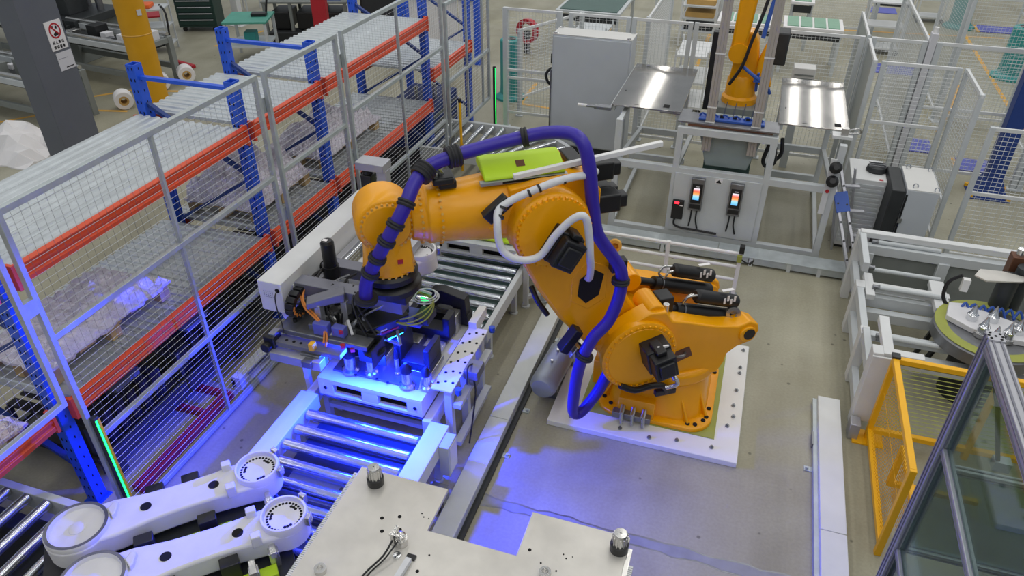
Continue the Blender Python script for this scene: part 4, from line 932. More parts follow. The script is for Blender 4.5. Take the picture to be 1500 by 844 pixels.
# low red rail on the floor
rl = thing('floor_rail', 'crimson steel rail on the floor behind the fence foot', 'rail', (-3.95, 3.2, 0))
MB().box(-3.98,2.75,.0,-3.945,3.85,.08).build('web', 'crimson', rl, .004)
MB().box(-3.925,2.75,.0,-3.89,3.85,.07).build('web', 'crimson', rl, .004)
MB().box(-4.45,3.86,.0,-3.89,3.90,.07).build('cross_rail', 'crimson', rl, .004)
MB().box(-4.45,3.60,.0,-4.0,3.64,.07).build('cross_rail', 'crimson', rl, .004)
sf = thing('slotted_frame', 'long pale slotted base frame lying just behind the fence', 'frame', (-3.91, 4.6, 0))
for (a, b) in ((3.98,4.10),(4.42,4.54),(4.92,5.04),(5.48,5.6)): MB().box(-3.92,a,.03,-3.86,b,.13).build('frame_web', 'frame_grey', sf)
MB().box(-3.95,3.98,.13,-3.86,5.6,.16).build('frame_flange', 'frame_grey', sf, .003)
MB().box(-3.95,3.98,.0,-3.86,5.6,.035).build('frame_flange', 'frame_grey', sf, .003)
MB().box(-3.955,3.98,.03,-3.95,5.6,.13).build('frame_back', 'dark', sf)
# dark belt conveyor and crates under the lower shelf
bc_ = thing('belt_conveyor', 'black belt conveyor running in the dark below the racks', 'conveyor', (-4.6, 5.8, 0))
MB().box(-5.1,2.75,.22,-4.22,8.9,.25).build('belt', 'black_rubber', bc_)
for x in (-5.14,-4.20): MB().box(x-.02,2.75,.12,x+.02,8.9,.27).build('side_plate', 'machine_dark', bc_)
for y in (2.9,4.4,6.2,8.6):
    for x in (-5.14,-4.20): MB().box(x-.02,y-.03,0,x+.02,y+.03,.12).build('leg', 'machine_dark', bc_)
for k in range(12): MB().cyl((-5.1,2.95+.5*k,.18),(-4.22,2.95+.5*k,.18),.03,10).build('idler', 'steel_dark', bc_)
def crate(label, x0, y0, x1, y1, h, m, n, z=.252):
    t = thing('slatted_crate', label, 'crate', ((x0+x1)/2, (y0+y1)/2, z))
    MB().box(x0,y0,z,x1,y1,z+.03).build('floor_sheet', m, t)
    for k in range(n):
        y = y0+(y1-y0)*(k+.5)/n; w = (y1-y0)/n*.32
        MB().box(x1-.02,y-w,z+.03,x1,y+w,z+h).build('slat', m, t)
        MB().box(x0,y-w,z+h,x1,y+w,z+h+.02).build('slat', m, t)
    for (x, y) in ((x0,y0),(x1-.04,y0),(x0,y1-.04),(x1-.04,y1-.04)): MB().box(x,y,z,x+.04,y+.04,z+h).build('post', 'machine_dark', t)
crate('black slatted crate under the foil parcel shelf', -5.05, 2.78, -4.25, 3.55, .28, 'black', 6)
crate('black slatted crate in the dark below the middle shelf', -5.05, 3.75, -4.25, 4.9, .26, 'black', 7)
crate('dark slatted crate below the narrow bay shelf', -5.05, 5.25, -4.25, 6.2, .26, 'black', 6)
crate('dark slatted crate below the long far bay', -5.05, 6.6, -4.25, 8.2, .26, 'black', 9)
for i_, (lb, y, zz) in enumerate((('pale grey box lid on the crate nearest the camera', 3.30, .553), ('pale grey box lid on the second dark crate', 4.15, .533))):
    o_ = single(MB().box(-4.50,y-.13,.6,-4.32,y+.13,.64).box(-4.51,y-.14,.64,-4.31,y+.14,.65), 'box_lid', 'machine_grey', lb, 'box', bevel=.006); o_.location.z = zz
# small machine in the far bay
mc = thing('dark_machine', 'dark blue machine block under the far shelf', 'machine', (-4.7, 9.8, 0))
MB().box(-5.0,9.3,.0,-4.3,10.3,.7).build('body', 'rack_blue_dark', mc, .01)
for k in range(4): MB().box(-4.299,9.35,.18+.12*k,-4.28,10.25,.22+.12*k).build('rib', 'steel_dark', mc)
for k in range(4): MB().cyl((-4.6+.1*k,9.5+.1*k,.7),(-4.6+.1*k,9.5+.1*k,.95),.03,10).build('nozzle', 'steel', mc)

# ---- wrapped parcels on wooden pallets
def lumpy(x0,y0,z0,x1,y1,z1,seed,amp=.05,nx=15,ny=19):
    rn = random.Random(seed); ph = [(rn.uniform(2,9),rn.uniform(2,9),rn.uniform(0,6)) for _ in range(7)]
    def hh(u, v):
        e = min(u,1-u,v,1-v); base = 1-math.exp(-e*9)
        s_ = sum(math.sin(a*u*2.2+b*v*2.2+c) for a,b,c in ph)/7
        return base*(.72+.28*s_*1.6)
    m = MB(); idx = {}
    vs = []; fs = []
    for i in range(nx+1):
        for j in range(ny+1):
            u, v = i/nx, j/ny; h = hh(u, v) if 0<i<nx and 0<j<ny else 0
            idx[i,j] = len(vs)
            vs.append((x0+(x1-x0)*u+rn.uniform(-.5,.5)*amp*.5, y0+(y1-y0)*v+rn.uniform(-.5,.5)*amp*.5, z0+max(.02,(z1-z0)*h+rn.uniform(-.5,.5)*amp)))
    for i in range(nx):
        for j in range(ny): fs.append((idx[i,j],idx[i+1,j],idx[i+1,j+1],idx[i,j+1]))
    rim = [idx[i,0] for i in range(nx+1)]+[idx[nx,j] for j in range(1,ny+1)]+[idx[i,ny] for i in range(nx-1,-1,-1)]+[idx[0,j] for j in range(ny-1,0,-1)]
    o = len(vs)
    for k in rim: vs.append((vs[k][0], vs[k][1], z0))
    n = len(rim)
    for k in range(n): fs.append((rim[k], o+k, o+(k+1) % n, rim[(k+1) % n]))
    fs.append(tuple(o+k for k in range(n)))
    return m.add(vs, fs)
def wood_pallet(t, x0, y0, x1, y1, z):
    for k in range(5):
        y = y0+(y1-y0)*k/4.6; MB().box(x0,y,z+.10,x1,y+(y1-y0)*.13,z+.12).build('board', 'wood', t)
    for x in (x0, (x0+x1)/2-.04, x1-.08):
        for y in (y0, (y0+y1)/2-.05, y1-.10): MB().box(x,y,z,x+.08,y+.10,z+.10).build('block', 'wood', t)
def parcel(label, x0, y0, x1, y1, z, h, seed, amp=.05):
    t = thing('wrapped_pallet', label, 'parcel', ((x0+x1)/2, (y0+y1)/2, z))
    wood_pallet(t, x0, y0, x1, y1, z)
    lumpy(x0-.02,y0-.02,z+.122,x1+.02,y1+.02,z+.12+h,seed,amp*1.5).build('foil_wrap', 'foil', t, smooth=0)
parcel('foil-wrapped flat parcel on a wooden pallet nearest the camera', -4.98, 2.76, -4.32, 3.95, .975, .20, 3, .05)
parcel('tall foil-wrapped parcel in the narrow bay behind the blue upright', -5.15, 5.26, -4.35, 6.22, .975, .46, 5, .06)
parcel('foil-wrapped parcel at the near end of the long bay', -5.05, 6.55, -4.35, 7.85, .975, .32, 8, .06)
parcel('foil-wrapped bundle at the left edge beyond the near rack frame', -5.0, 1.3, -4.35, 2.45, .75, .30, 9, .05)

# ================================================================== columns and floor clutter behind the racks
gc = thing('steel_column', 'dark grey steel building column carrying a red prohibition sign', 'column', (-8.28, 6.84, 0))
MB().prism([(-8.10,6.66),(-8.10,7.09),(-8.45,7.09),(-8.45,6.56),(-8.14,6.56)], 0, 7).build('shaft', 'column_grey', gc, .006)
MB().box(-8.6,6.4,0,-7.95,7.25,.02).build('base_plate', 'column_grey', gc)
# sign plane: x' to the right on the +X face -> world y
Mg = Matrix.Translation((-8.10, 6.93, 0)) @ rot_z(PI/2) @ Matrix.Translation((0, .27, 0)) @ Matrix.Diagonal((.70, 1, 1, 1)).to_4x4() if False else Matrix.Translation((-8.10, 6.935, 0)) @ rot_z(PI/2) @ Matrix.Translation((0, .27, 0))
SG = Matrix.Translation((0,0,2.03)) @ Matrix.Diagonal((.70,1,.77,1)) @ Matrix.Translation((0,0,-2.26))
Mg = Mg @ SG
sg = MB().box(-.17,-.278,2.04,.17,-.271,2.48).xf(Mg).build('sign_board', 'paper', gc)
def disc_sign(cx, cz):
    MB().lathe([(.118,0),(.118,.003),(.095,.003),(.095,0)], (cx,-.279,cz), (0,-1,0), 32, False).xf(Mg).build('prohibition_ring', 'sign_red', sg)
    MB().bar((cx-.075,-.281,cz+.075),(cx+.075,-.281,cz-.075),.004,.022).xf(Mg).build('prohibition_bar', 'sign_red', sg)
    MB().prism([(cx-.035,cz-.085),(cx+.045,cz-.075),(cx+.05,cz-.03),(cx+.02,cz-.01),(cx-.02,cz-.03),(cx-.045,cz-.05)], -.281, -.279, 'y').prism([(cx+.01,cz+.03),(cx+.05,cz+.02),(cx+.06,cz+.06),(cx+.03,cz+.07)], -.281, -.279, 'y').prism([(cx-.05,cz+.05),(cx-.02,cz+.05),(cx-.02,cz+.08),(cx-.05,cz+.075)], -.281, -.279, 'y').xf(Mg).build('pictogram', 'ink', sg, kind='stuff')
disc_sign(0, 2.33)
# two rows of four characters, as strokes
def glyph(m, x, z, w, h, strokes):
    for (a, b, c, d) in strokes: m.bar((x+a*w, -.2795, z+b*h), (x+c*w, -.2795, z+d*h), .003, .0065)
GL = [[(0,1,.45,1),(.55,1,1,1),(.22,1.1,.22,.6),(.78,1.1,.78,.6),(0,.75,.3,.6),(1,.75,.7,.6),(.1,.5,.9,.5),(0,.3,1,.3),(.5,.3,.5,0),(.2,.2,.1,0),(.8,.2,.95,0)],
      [(.5,1,.5,0),(.5,.55,.9,.55),(.2,.6,.2,0),(0,0,1,0)],
      [(.2,1,.8,1),(.0,.8,1,.8),(.3,.8,.2,.4),(.7,.8,.8,.4),(.0,.4,1,.4),(.5,1,.5,0),(.25,.25,.1,0),(.75,.25,.9,0)],
      [(.2,1,.2,0),(0,.7,.4,.7),(.5,.9,1,.9),(.5,.5,1,.5),(.75,.9,.75,0),(.5,.2,1,.2),(.5,0,1,0)],
      [(.1,.95,.9,.95),(.1,.7,.9,.7),(.1,.95,.1,.4),(.9,.95,.9,.4),(.1,.4,.9,.4),(.5,1.05,.5,.4),(.3,.4,.1,0),(.6,.4,.6,.05),(.6,.05,1,.05),(.8,.3,.95,.2)],
      [(.2,1,.2,0),(0,.75,.4,.75),(0,.3,.4,.4),(.5,1,1,1),(.55,.8,.95,.8),(.55,.6,.95,.6),(.75,1,.75,.3),(.5,.35,1,.35),(.6,.35,.5,0),(.9,.35,1,0)],
      [(0,.9,1,.9),(.3,1.05,.3,.75),(.7,1.05,.7,.75),(.1,.65,.9,.65),(.1,.65,.1,.3),(.9,.65,.9,.3),(.1,.3,.9,.3),(.5,.75,.5,0),(.2,.15,.8,.15),(0,0,1,0)],
      [(.5,1.05,.5,.8),(.0,.8,1,.8),(.2,.65,.8,.65),(.1,.5,.9,.5),(.2,.35,.8,.35),(.2,.35,.2,0),(.8,.35,.8,0),(.2,0,.8,0),(.2,.17,.8,.17)]]
gm = MB()
for k in range(8): glyph(gm, -.118+.062*(k % 4), 2.135 if k < 4 else 2.062, .045, .045, GL[k])
gm.xf(Mg).build('sign_lettering', 'ink', sg, kind='stuff')
s2 = MB().box(-.13,-.277,1.72,.20,-.271,2.0).xf(Mg).build('notice_board', 'paper_grey', gc)
MB().box(.0,-.279,1.75,.16,-.2765,1.765).xf(Mg).build('notice_print', 'ink', s2)
MB().box(-.10,-.2785,1.90,.08,-.2765,1.905).xf(Mg).build('notice_print', 'column_grey', s2)
yc = thing('round_column', 'round yellow column with a paper notice behind the empty shelves', 'column', (-9.0, 9.1, 0))
MB().cyl((-9.0,9.1,0),(-9.0,9.1,7),.21,28).build('shaft', 'column_yellow', yc)
MB().lathe([(.212,0),(.218,.01),(.212,.02)], (-9.0,9.1,1.42), (0,0,1), 28, False).build('band', 'line_yellow', yc)
Mn = Matrix.Translation((-9.0,9.1,0)) @ rot_z(math.radians(52))
MB().box(-.05,-.222,2.0,.13,-.20,2.9).xf(Mn).build('notice', 'paper', yc)
MB().box(.05,-.222,1.72,.11,-.20,1.80).xf(Mn).build('notice', 'paper_grey', yc)
def roll(label, x, y):
    t = thing('film_roll', label, 'roll', (x, y, 0), math.radians(-42))
    MB().lathe([(.08,-.12),(.14,-.12),(.15,-.11),(.15,.11),(.14,.12),(.08,.12)], (0,0,.15), (1,.0,0), 26, False).build('film', 'paper', t, local=True)
    MB().lathe([(.08,-.12),(.08,.12),(.05,.12),(.05,-.12),(.08,-.12)], (0,0,.15), (1,0,0), 20, False).build('core', 'cardboard', t, local=True)
roll('white film roll on the floor left of the near blue upright', -10.05, 9.48); roll('white film roll on the floor at the foot of the yellow column', -10.1, 10.45); roll('white film roll furthest back beside the yellow column', -9.95, 10.95)
lumpy(-10.9,7.0,0,-9.6,8.1,.40,21,.14,8,8).build('crumpled_sheet', 'paper', None, smooth=0)
cr = bpy.data.objects['crumpled_sheet']; tag(cr, 'crumpled white packing sheet heaped at the column foot', 'packing sheet')
# ================================================================== white mesh guards
def guard(label, p, q, z1, z0=.12, pw=.06, rails=(), mid=None, pu=.05, pv=.05, group='white mesh guard panels', posts=(1,1), r=.0025, sheet=0):
    p = Vector((p[0],p[1],0)); q = Vector((q[0],q[1],0)); d = (q-p).normalized(); n = Vector((-d.y,d.x,0))
    t = thing('guard_panel', label, 'guard', tuple((p+q)/2), 0, group)
    for k, e in enumerate((p, q)):
        if posts[k]:
            c = e + d*(pw/2 if k == 0 else -pw/2)
            MB().bar(c, c+Vector((0,0,z1)), pw, pw, n).build('post', 'frame_grey', t, .004)
            MB().cbox(c+Vector((0,0,.006)), (.12,.12,.012)).build('foot_plate', 'frame_grey', t)
    for z in [z1-.02, z0]+list(rails): MB().bar(p+Vector((0,0,z)), q+Vector((0,0,z)), .03, .04).build('rail', 'white_paint', t, .003)
    if mid: 
        for m_ in mid: 
            c = p+d*m_; MB().bar(c+Vector((0,0,z0)), c+Vector((0,0,z1-.02)), .025, .025).build('mid_bar', 'white_paint', t)
    if sheet: MB().bar(p+d*.05+Vector((0,0,(z0+z1)/2)), q-d*.05+Vector((0,0,(z0+z1)/2)), .006, z1-z0-.06).build('frosted_sheet', 'frosted_sheet', t)
    else: MB().grid(p+Vector((0,0,z0)), q-p, (0,0,z1-z0-.02), pu, pv, r).build('wire_mesh', 'wire_white', t, kind='stuff', smooth=0)
    return t
GY = 10.72
guard('white guard panel at the rack corner with a gate bar, left of the big cabinet', (-3.68,GY), (-2.78,GY), 1.84, .25, .07, (.92,.80))
guard('white guard panel directly behind the big grey cabinet', (-2.68,GY), (-1.78,GY), 1.84)
guard('white guard panel behind the left steel table plate', (-1.76,GY), (-.92,GY), 1.84)
guard('white guard panel behind the small yellow robot', (-.90,GY), (.16,GY), 1.84)
guard('white guard panel behind the right steel table plate', (.18,GY), (1.28,GY), 1.84)
guard('white guard panel behind the square cell on the right', (1.36,GY), (2.02,GY), 1.84)
guard('white guard panel right of the thick lilac post', (2.12,GY), (3.6,GY), 1.84, .15, .07, (1.0,))
guard('white guard panel at the far right edge of the back row', (3.62,GY), (5.2,GY), 1.84)
guard('white guard panel running back behind the left table', (-1.55,GY+.08), (-1.55,13.4), 1.84)
guard('white side guard running back behind the right table', (1.33,GY+.06), (1.33,12.1), 1.84, .12, .05, sheet=1)
guard('white side guard beside the right steel table', (1.33,9.66), (1.33,GY-.06), 1.84, .12, .05, sheet=1)
guard('front mesh panel of the square cell above the white control box', (1.40,9.66), (2.26,9.66), 1.84, .15, .05, (1.1,.45))
guard('side mesh panel of the square cell by the electrical cabinet', (2.31,8.72), (2.31,9.66), 1.84, .12, .05, (.55,))
guard('lower white guard panel at the right edge before the blue post', (2.38,8.35), (4.4,8.35), 1.64, .15, .05, (.9,))
guard('white guard running back from the thick lilac post', (2.05,GY+.08), (2.05,13.6), 1.84, .12, .05)
guard('distant white guard frame facing the teal column', (2.90,13.1), (3.9,13.1), 1.95, .12, .05, (1.2,))
guard('distant white guard running back at upper right', (2.90,13.2), (2.90,15.2), 1.95)
guard('distant white side guard near the right edge', (3.92,11.2), (3.92,13.0), 1.84)
guard('distant white guard behind the green circuit tables', (-1.0,17.5), (2.2,17.5), 1.5, .3)
guard('distant white guard at the top behind the cardboard trays', (-2.6,19.0), (-1.0,19.0), 1.4, .3)
lp_ = thing('lilac_post', 'thick pale lilac post rising at the guard junction', 'post', (2.07, GY, 0))
MB().box(2.03,GY-.06,0,2.11,GY+.06,1.95).build('shaft', 'paper_grey', lp_, .005)
MB().cyl((2.07,GY,1.95),(2.07,GY,2.02),.03,14).build('cap', 'white_clean', lp_)
ws = guard('diagonal brace guard behind the rack corner gate', (-3.6,GY+.5), (-2.9,12.6), 1.4, .3)

# ================================================================== big grey cabinet
cb = thing('electrical_cabinet', 'tall light grey electrical cabinet in front of the white guards', 'cabinet', (-2.17, 10.2, 0))
MB().box(-2.72,10.0,.12,-1.62,10.36,1.71).build('body', 'cabinet_grey', cb, .008)
MB().box(-2.72,10.0,1.712,-1.62,10.36,1.722).build('top_sheet', 'cabinet_top', cb, .002)
MB().box(-2.70,10.02,0,-1.64,10.34,.12).build('plinth', 'dark', cb)
MB().box(-2.70,9.985,.14,-1.64,9.998,1.69).build('door', 'cabinet_grey', cb, .004)
ey = MB().lathe([(.022,0),(.03,.0),(.03,.012),(.022,.012)], (0,0,0), (0,0,1), 14, False).mesh('lifting_eye', 'chrome')
for (x,y) in ((-2.68,10.03),(-1.67,10.03),(-2.68,10.33),(-1.67,10.33)): piece('lifting_eye', ey, cb, (x,y,1.722))
MB().tube([(-2.74,10.15,.95),(-2.80,10.12,1.0),(-2.84,10.14,1.1),(-2.78,10.18,1.18),(-2.73,10.2,1.15)], .02, 8).build('side_cable', 'cable_black', cb)
MB().box(-2.76,10.08,1.28,-2.722,10.2,1.42).build('main_switch', 'dark', cb, .006)
MB().box(-2.755,10.05,.14,-2.722,10.32,1.2).build('cable_duct', 'steel_dark', cb)

# ================================================================== twin table station
ts = thing('table_station', 'grey steel station with two polished table plates behind the robot', 'workstation', (-.2, 8.9, 0))
Ft = 'frame_grey'
TZ = 1.47
for (a, b) in ((-1.51, -.71), (.34, 1.07)):
    p_ = MB().box(a, 8.24, TZ-.015, b, 9.86, TZ).build('table_plate', 'polished', ts, .002)
    for (hx, hy, sx, sy) in ((.25,.07,.05,.012),(.58,.08,.07,.10),(.15,1.52,.045,.014),(.06,.5,.012,.03)):
        MB().box(a+hx, 8.24+hy, TZ-.0005, a+hx+sx, 8.24+hy+sy, TZ+.0015).build('slot', 'hole', p_)
MB().prism([(-.95,8.235),(-.72,8.235),(-.72,8.02),(.36,7.98),(.36,8.30),(-.60,8.34),(-.60,8.42),(-.95,8.42)], TZ-.035, TZ-.016).build('front_apron', 'steel_dark', ts, .003)
MB().box(-.60,8.015,TZ-.06,.30,8.03,TZ-.036).build('apron_edge', 'brown_part', ts)
MB().box(-.50,8.10,TZ-.015,.20,8.24,TZ+.01).build('blue_tray', 'blue_plastic', ts, .004)
for k in range(6): MB().tube([(-.5+.12*k,8.18,TZ+.01),(-.47+.12*k,8.16,TZ+.05),(-.42+.12*k,8.18,TZ+.015)], .01, 6).build('blue_tube', 'blue_plastic', ts)
for k in range(4): MB().box(-.42+.14*k,8.16,TZ+.01,-.38+.14*k,8.19,TZ+.04).build('tray_clip', 'black', ts)
for k in range(5): MB().wire((-.35+.1*k,8.28,TZ-.02),(-.33+.1*k,8.28,TZ+.16),.006).build('probe_rod', 'steel_dark', ts)
for x in (-1.36,-.67,.33,1.02):
    MB().box(x-.035,7.97,.0,x+.035,8.04,1.40).build('front_leg', Ft, ts, .004)
for x in (-1.45,-.80,.40,1.02): MB().box(x-.03,9.76,0,x+.03,9.82,1.40).build('rear_leg', Ft, ts, .004)
for (x0,x1,z) in ((-1.40,1.06,.88),(-1.40,1.06,.06),(-.70,.36,1.36)): MB().box(x0,7.97,z-.04,x1,8.04,z+.04).build('front_rail', Ft, ts, .004)
for (x0, x1) in ((-1.42,-.72),(.40,1.05)): MB().box(x0,9.76,.55,x1,9.82,.63).build('rear_rail', Ft, ts, .004)
for (x0, x1) in ((-1.42,-.72),(.40,1.05)): MB().box(x0,9.76,.16,x1,9.82,.24).build('rear_rail', Ft, ts, .004)
for x in (-1.36,-.67,.33,1.02): MB().bar((x,8.0,.88),(x,9.8,.60),.05).build('side_rail', Ft, ts, .004)
for x in (-1.36,-.67,.33,1.02): MB().bar((x,8.0,.06),(x,9.8,.06),.05).build('side_rail', Ft, ts, .004)
for x in (-1.50,-.75,.37,1.05): MB().box(x-.025,8.26,1.39,x+.025,9.84,1.453).build('table_bearer', Ft, ts, .003)
MB().bar((-1.36,8.0,1.37),(-1.36,8.6,1.37),.05).build('side_rail', Ft, ts, .003)
MB().box(-1.70,8.16,1.42,-1.50,8.25,1.455).box(-1.80,8.18,1.425,-1.70,8.23,1.445).build('side_cylinder', 'steel_dark', ts, .004)
MB().cyl((-1.90,8.205,1.435),(-1.79,8.205,1.435),.018,10).build('piston_rod', 'white_clean', ts)
MB().box(.90,8.10,1.42,1.10,8.24,1.453).build('corner_plate', 'white_paint', ts, .003)
MB().box(.98,8.12,1.453,1.05,8.18,1.53).tube([(1.05,8.14,1.51),(1.14,8.14,1.54),(1.17,8.18,1.48),(1.06,8.18,1.46)], .012, 8).build('corner_sensor', 'steel', ts)
# acrylic hopper between the tables
MB().prism([(-.36,.92),(-.48,1.34),(.22,1.34),(.10,.92)], 8.12, 8.70, 'y').build('hopper', 'hopper', ts, .01)
MB().box(-.40,8.55,.4,.14,8.60,1.0).build('hopper_back', 'board_dark', ts)
MB().tube([(.30,8.2,1.25),(.26,8.2,1.05),(.30,8.25,.95),(.38,8.2,1.02),(.36,8.2,1.2)], .022, 8).tube([(.42,8.3,1.28),(.44,8.3,1.1),(.38,8.3,1.0)], .022, 8).build('hose_bundle', 'cable_black', ts)
# control panel
cpn = MB().box(-.66,7.955,.12,.30,7.968,.86).build('control_panel', 'frame_grey', ts, .003)
scr = bpy.data.materials.new('display'); scr.use_nodes = True; _n = scr.node_tree; _b = _n.nodes['Principled BSDF']
_t = _n.nodes.new('ShaderNodeTexCoord'); _g = _n.nodes.new('ShaderNodeSeparateXYZ'); _r = _n.nodes.new('ShaderNodeValToRGB')
_n.links.new(_t.outputs['Generated'], _g.inputs[0]); _n.links.new(_g.outputs['Z'], _r.inputs[0])
_e = _r.color_ramp.elements; _e[0].position = 0.0; _e[0].color = lin('#5fb8ff'); _e[1].position = 1.0; _e[1].color = lin('#f4f4ff')
for _p, _c in ((.3,'#a0e8ff'),(.5,'#ffb060'),(.75,'#ff6a50')): _x = _e.new(_p); _x.color = lin(_c)
_n.links.new(_r.outputs[0], _b.inputs['Emission Color']); _b.inputs['Emission Strength'].default_value = 1.1; _b.inputs['Base Color'].default_value = (0,0,0,1); MATS['display'] = scr
for x, z in ((-.39,.64), (.04,.64)):
    c = MB().box(x-.075,7.90,z-.20,x+.075,7.955,z+.20).build('controller', 'steel_dark', cpn, .008)
    MB().box(x-.058,7.892,z-.10,x+.058,7.90,z+.14).build('bezel', 'black', c, .003)
    MB().box(x-.038,7.889,z-.055,x+.032,7.892,z+.09).build('screen', 'display', c)
    MB().box(x-.02,7.889,z+.105,x+.02,7.892,z+.115).build('brand_print', 'paper_grey', c)
    MB().box(x-.06,7.889,z-.17,x+.06,7.90,z-.12).build('socket_strip', 'black', c, .002)
    MB().tube([(x-.03,7.93,z-.20),(x-.03,7.92,z-.30),(x-.04,7.93,z-.42)], .010, 6).tube([(x+.03,7.93,z-.20),(x+.03,7.92,z-.32),(x+.06,7.93,z-.44)], .010, 6).build('controller_cable', 'cable_black', c)
rb = MB().box(-.645,7.90,.30,-.515,7.955,.53).build('relay_box', 'black', cpn, .005)
MB().box(-.62,7.893,.50,-.57,7.90,.525).build('relay_lamp', 'led_red', rb)
MB().box(-.56,7.896,.475,-.525,7.90,.485).build('relay_label', 'paper', rb)
MB().prism([(-.20,.80),(-.14,.80),(-.17,.84)], 7.951, 7.954, 'y').build('warning_triangle', 'ink', cpn)
MB().box(-.21,7.953,.79,-.13,7.956,.85).build('warning_label', 'paper', cpn)
MB().tube([(-.6,7.93,.30),(-.60,7.92,.22),(-.52,7.93,.18),(-.35,7.94,.17),(-.1,7.94,.16)], .012, 6).build('panel_cable', 'cable_black', ts)
# black grips on the right leg
gr = MB()
for z in (.98,1.14): MB().lathe([(.02,0),(.06,.02),(.065,.07),(.03,.11)], (.99,7.97,z), (0,-.8,.5), 16).build('black_handle', 'black', ts)
MB().box(.93,7.955,.60,.99,7.97,1.25).build('handle_strip', 'white_paint', ts)
MB().cyl((.97,7.95,.88),(.97,7.94,.88),.02,10).build('button', 'red', ts)
# gantry of two translucent profiles with the small robot behind
gy = thing('gantry_posts', 'pair of tall pale profiles rising in front of the small yellow robot', 'gantry', (-.13, 8.075, 1.12))
for x in (-.375, .115):
    for dx in (-.032, 0, .032): MB().box(x+dx-.0155,8.06,1.12,x+dx+.0155,8.09,3.4).build('profile', 'gantry', gy, .003)
    for z in (1.45,1.62,2.2): MB().box(x-.05,8.055,z,x+.05,8.095,z+.012).build('joint_band', 'white_clean', gy)
MB().box(-.45,8.05,3.4,.20,8.10,3.46).build('top_bar', 'gantry', gy)
r2 = thing('small_robot', 'smaller yellow robot arm standing between the two steel tables', 'robot', (-.14, 9.75, 0))
MB().box(-.42,9.45,0,.14,10.05,1.15).build('pedestal', 'machine_grey', r2, .01)
MB().lathe([(.22,1.15),(.22,1.22),(.19,1.25),(.18,1.45),(.15,1.50)], (-.14,9.75,0), (0,0,1), 28).build('base', 'yellow', r2)
MB().prism([(-.30,1.45),(-.26,1.95),(-.20,2.05),(-.08,2.05),(-.02,1.95),(.06,1.5),(.12,1.45)], 9.62, 9.88, 'y').build('shoulder', 'yellow', r2, .03, seg=3)
MB().prism([(-.34,1.75),(-.30,2.9),(-.24,3.1),(-.10,3.1),(-.10,2.6),(-.16,1.75)], 9.50, 9.64, 'y').build('lower_arm', 'yellow', r2, .03, seg=3)
MB().cyl((-.23,9.48,1.82),(-.23,9.66,1.82),.12,24).build('joint_cover', 'yellow', r2)
MB().prism([(.0,1.45),(.02,1.75),(.08,1.95),(.14,1.90),(.20,1.5),(.22,1.42)], 9.55, 9.7, 'y').build('side_arm', 'yellow', r2, .02)
MB().tube([(.05,9.5,2.8),(-.02,9.46,2.35),(-.10,9.42,2.0),(-.16,9.42,1.7),(-.28,9.44,1.45)], .02, 8).build('black_hose', 'cable_black', r2)
MB().tube([(.12,9.5,2.75),(.06,9.46,2.4),(.02,9.4,2.05)], .025, 8).tube([(-.16,9.48,1.68),(-.02,9.42,1.60),(.14,9.42,1.50),(.22,9.46,1.38)], .022, 8).build('blue_hose', 'blue_plastic', r2)
MB().box(-.55,9.3,1.15,-.47,9.42,2.1).build('black_guide', 'black', r2)
MB().box(.16,9.9,1.6,.34,10.2,2.0).build('dark_motor', 'dark', r2, .02)
MB().tube([(.05,9.5,1.38),(.04,9.46,1.55),(.05,9.44,1.62)], .018, 8).box(.0,9.40,1.52,.10,9.44,1.58).build('valve', 'blue_plastic', r2)
wbx = thing('control_box', 'small white vented box mounted behind the right table', 'box', (.62, 10.5, 0))
MB().box(.48,10.4,1.15,.76,10.62,1.45).build('box_body', 'cabinet_top', wbx, .01)
MB().box(.56,10.48,0,.66,10.56,1.15).build('box_post', 'frame_grey', wbx)
for k in range(4): MB().box(.50,10.392,1.20+.05*k,.74,10.40,1.22+.05*k).build('vent_slot', 'machine_grey', wbx)

# floor channel and low tube rail in front of the station
fc = thing('floor_channel', 'galvanised floor channel in front of the twin table station', 'cable tray', (0, 7.72, 0))
for (a, b) in ((-1.45,-.05),(-.045,1.36)): MB().box(a,7.60,.10,b,7.84,.115).build('cover', 'galv', fc, .002)
for (a, b) in ((-1.45,-.7),(-.64,.3),(.36,.72),(.76,1.04),(1.08,1.36)): MB().box(a,7.605,.03,b,7.62,.10).build('side_sheet', 'galv', fc)
for x in (-1.4,-.67,.33,.74,1.06,1.33): MB().box(x-.02,7.60,0,x+.02,7.84,.10).build('support', 'frame_grey', fc)
lr = thing('low_rail', 'low white three-tube rail with a sensor post in front of the station', 'rail', (-.55, 6.94, 0))
for z in (.52,.36,.20): MB().cyl((-1.35,6.94,z),(.19,6.94,z),.018,12).build('tube', 'white_clean', lr)
for x in (-1.3,-.55,.19): MB().box(x-.02,6.92,.03,x+.02,6.96,.54).build('upright', 'white_clean', lr, .003)
for x in (-1.3,.19): MB().cyl((x,6.94,0),(x,6.94,.03),.04,14).build('foot', 'chrome', lr)
MB().box(.17,6.90,.54,.22,6.97,.62).build('sensor_head', 'black', lr, .004)
MB().box(.16,6.89,.44,.21,6.92,.52).build('sensor_lens', 'green_plate', lr, .004)
MB().tube([(.21,6.92,.46),(.28,6.94,.42),(.33,6.98,.44),(.30,7.02,.36)], .008, 6).build('sensor_cable', 'cable_black', lr)

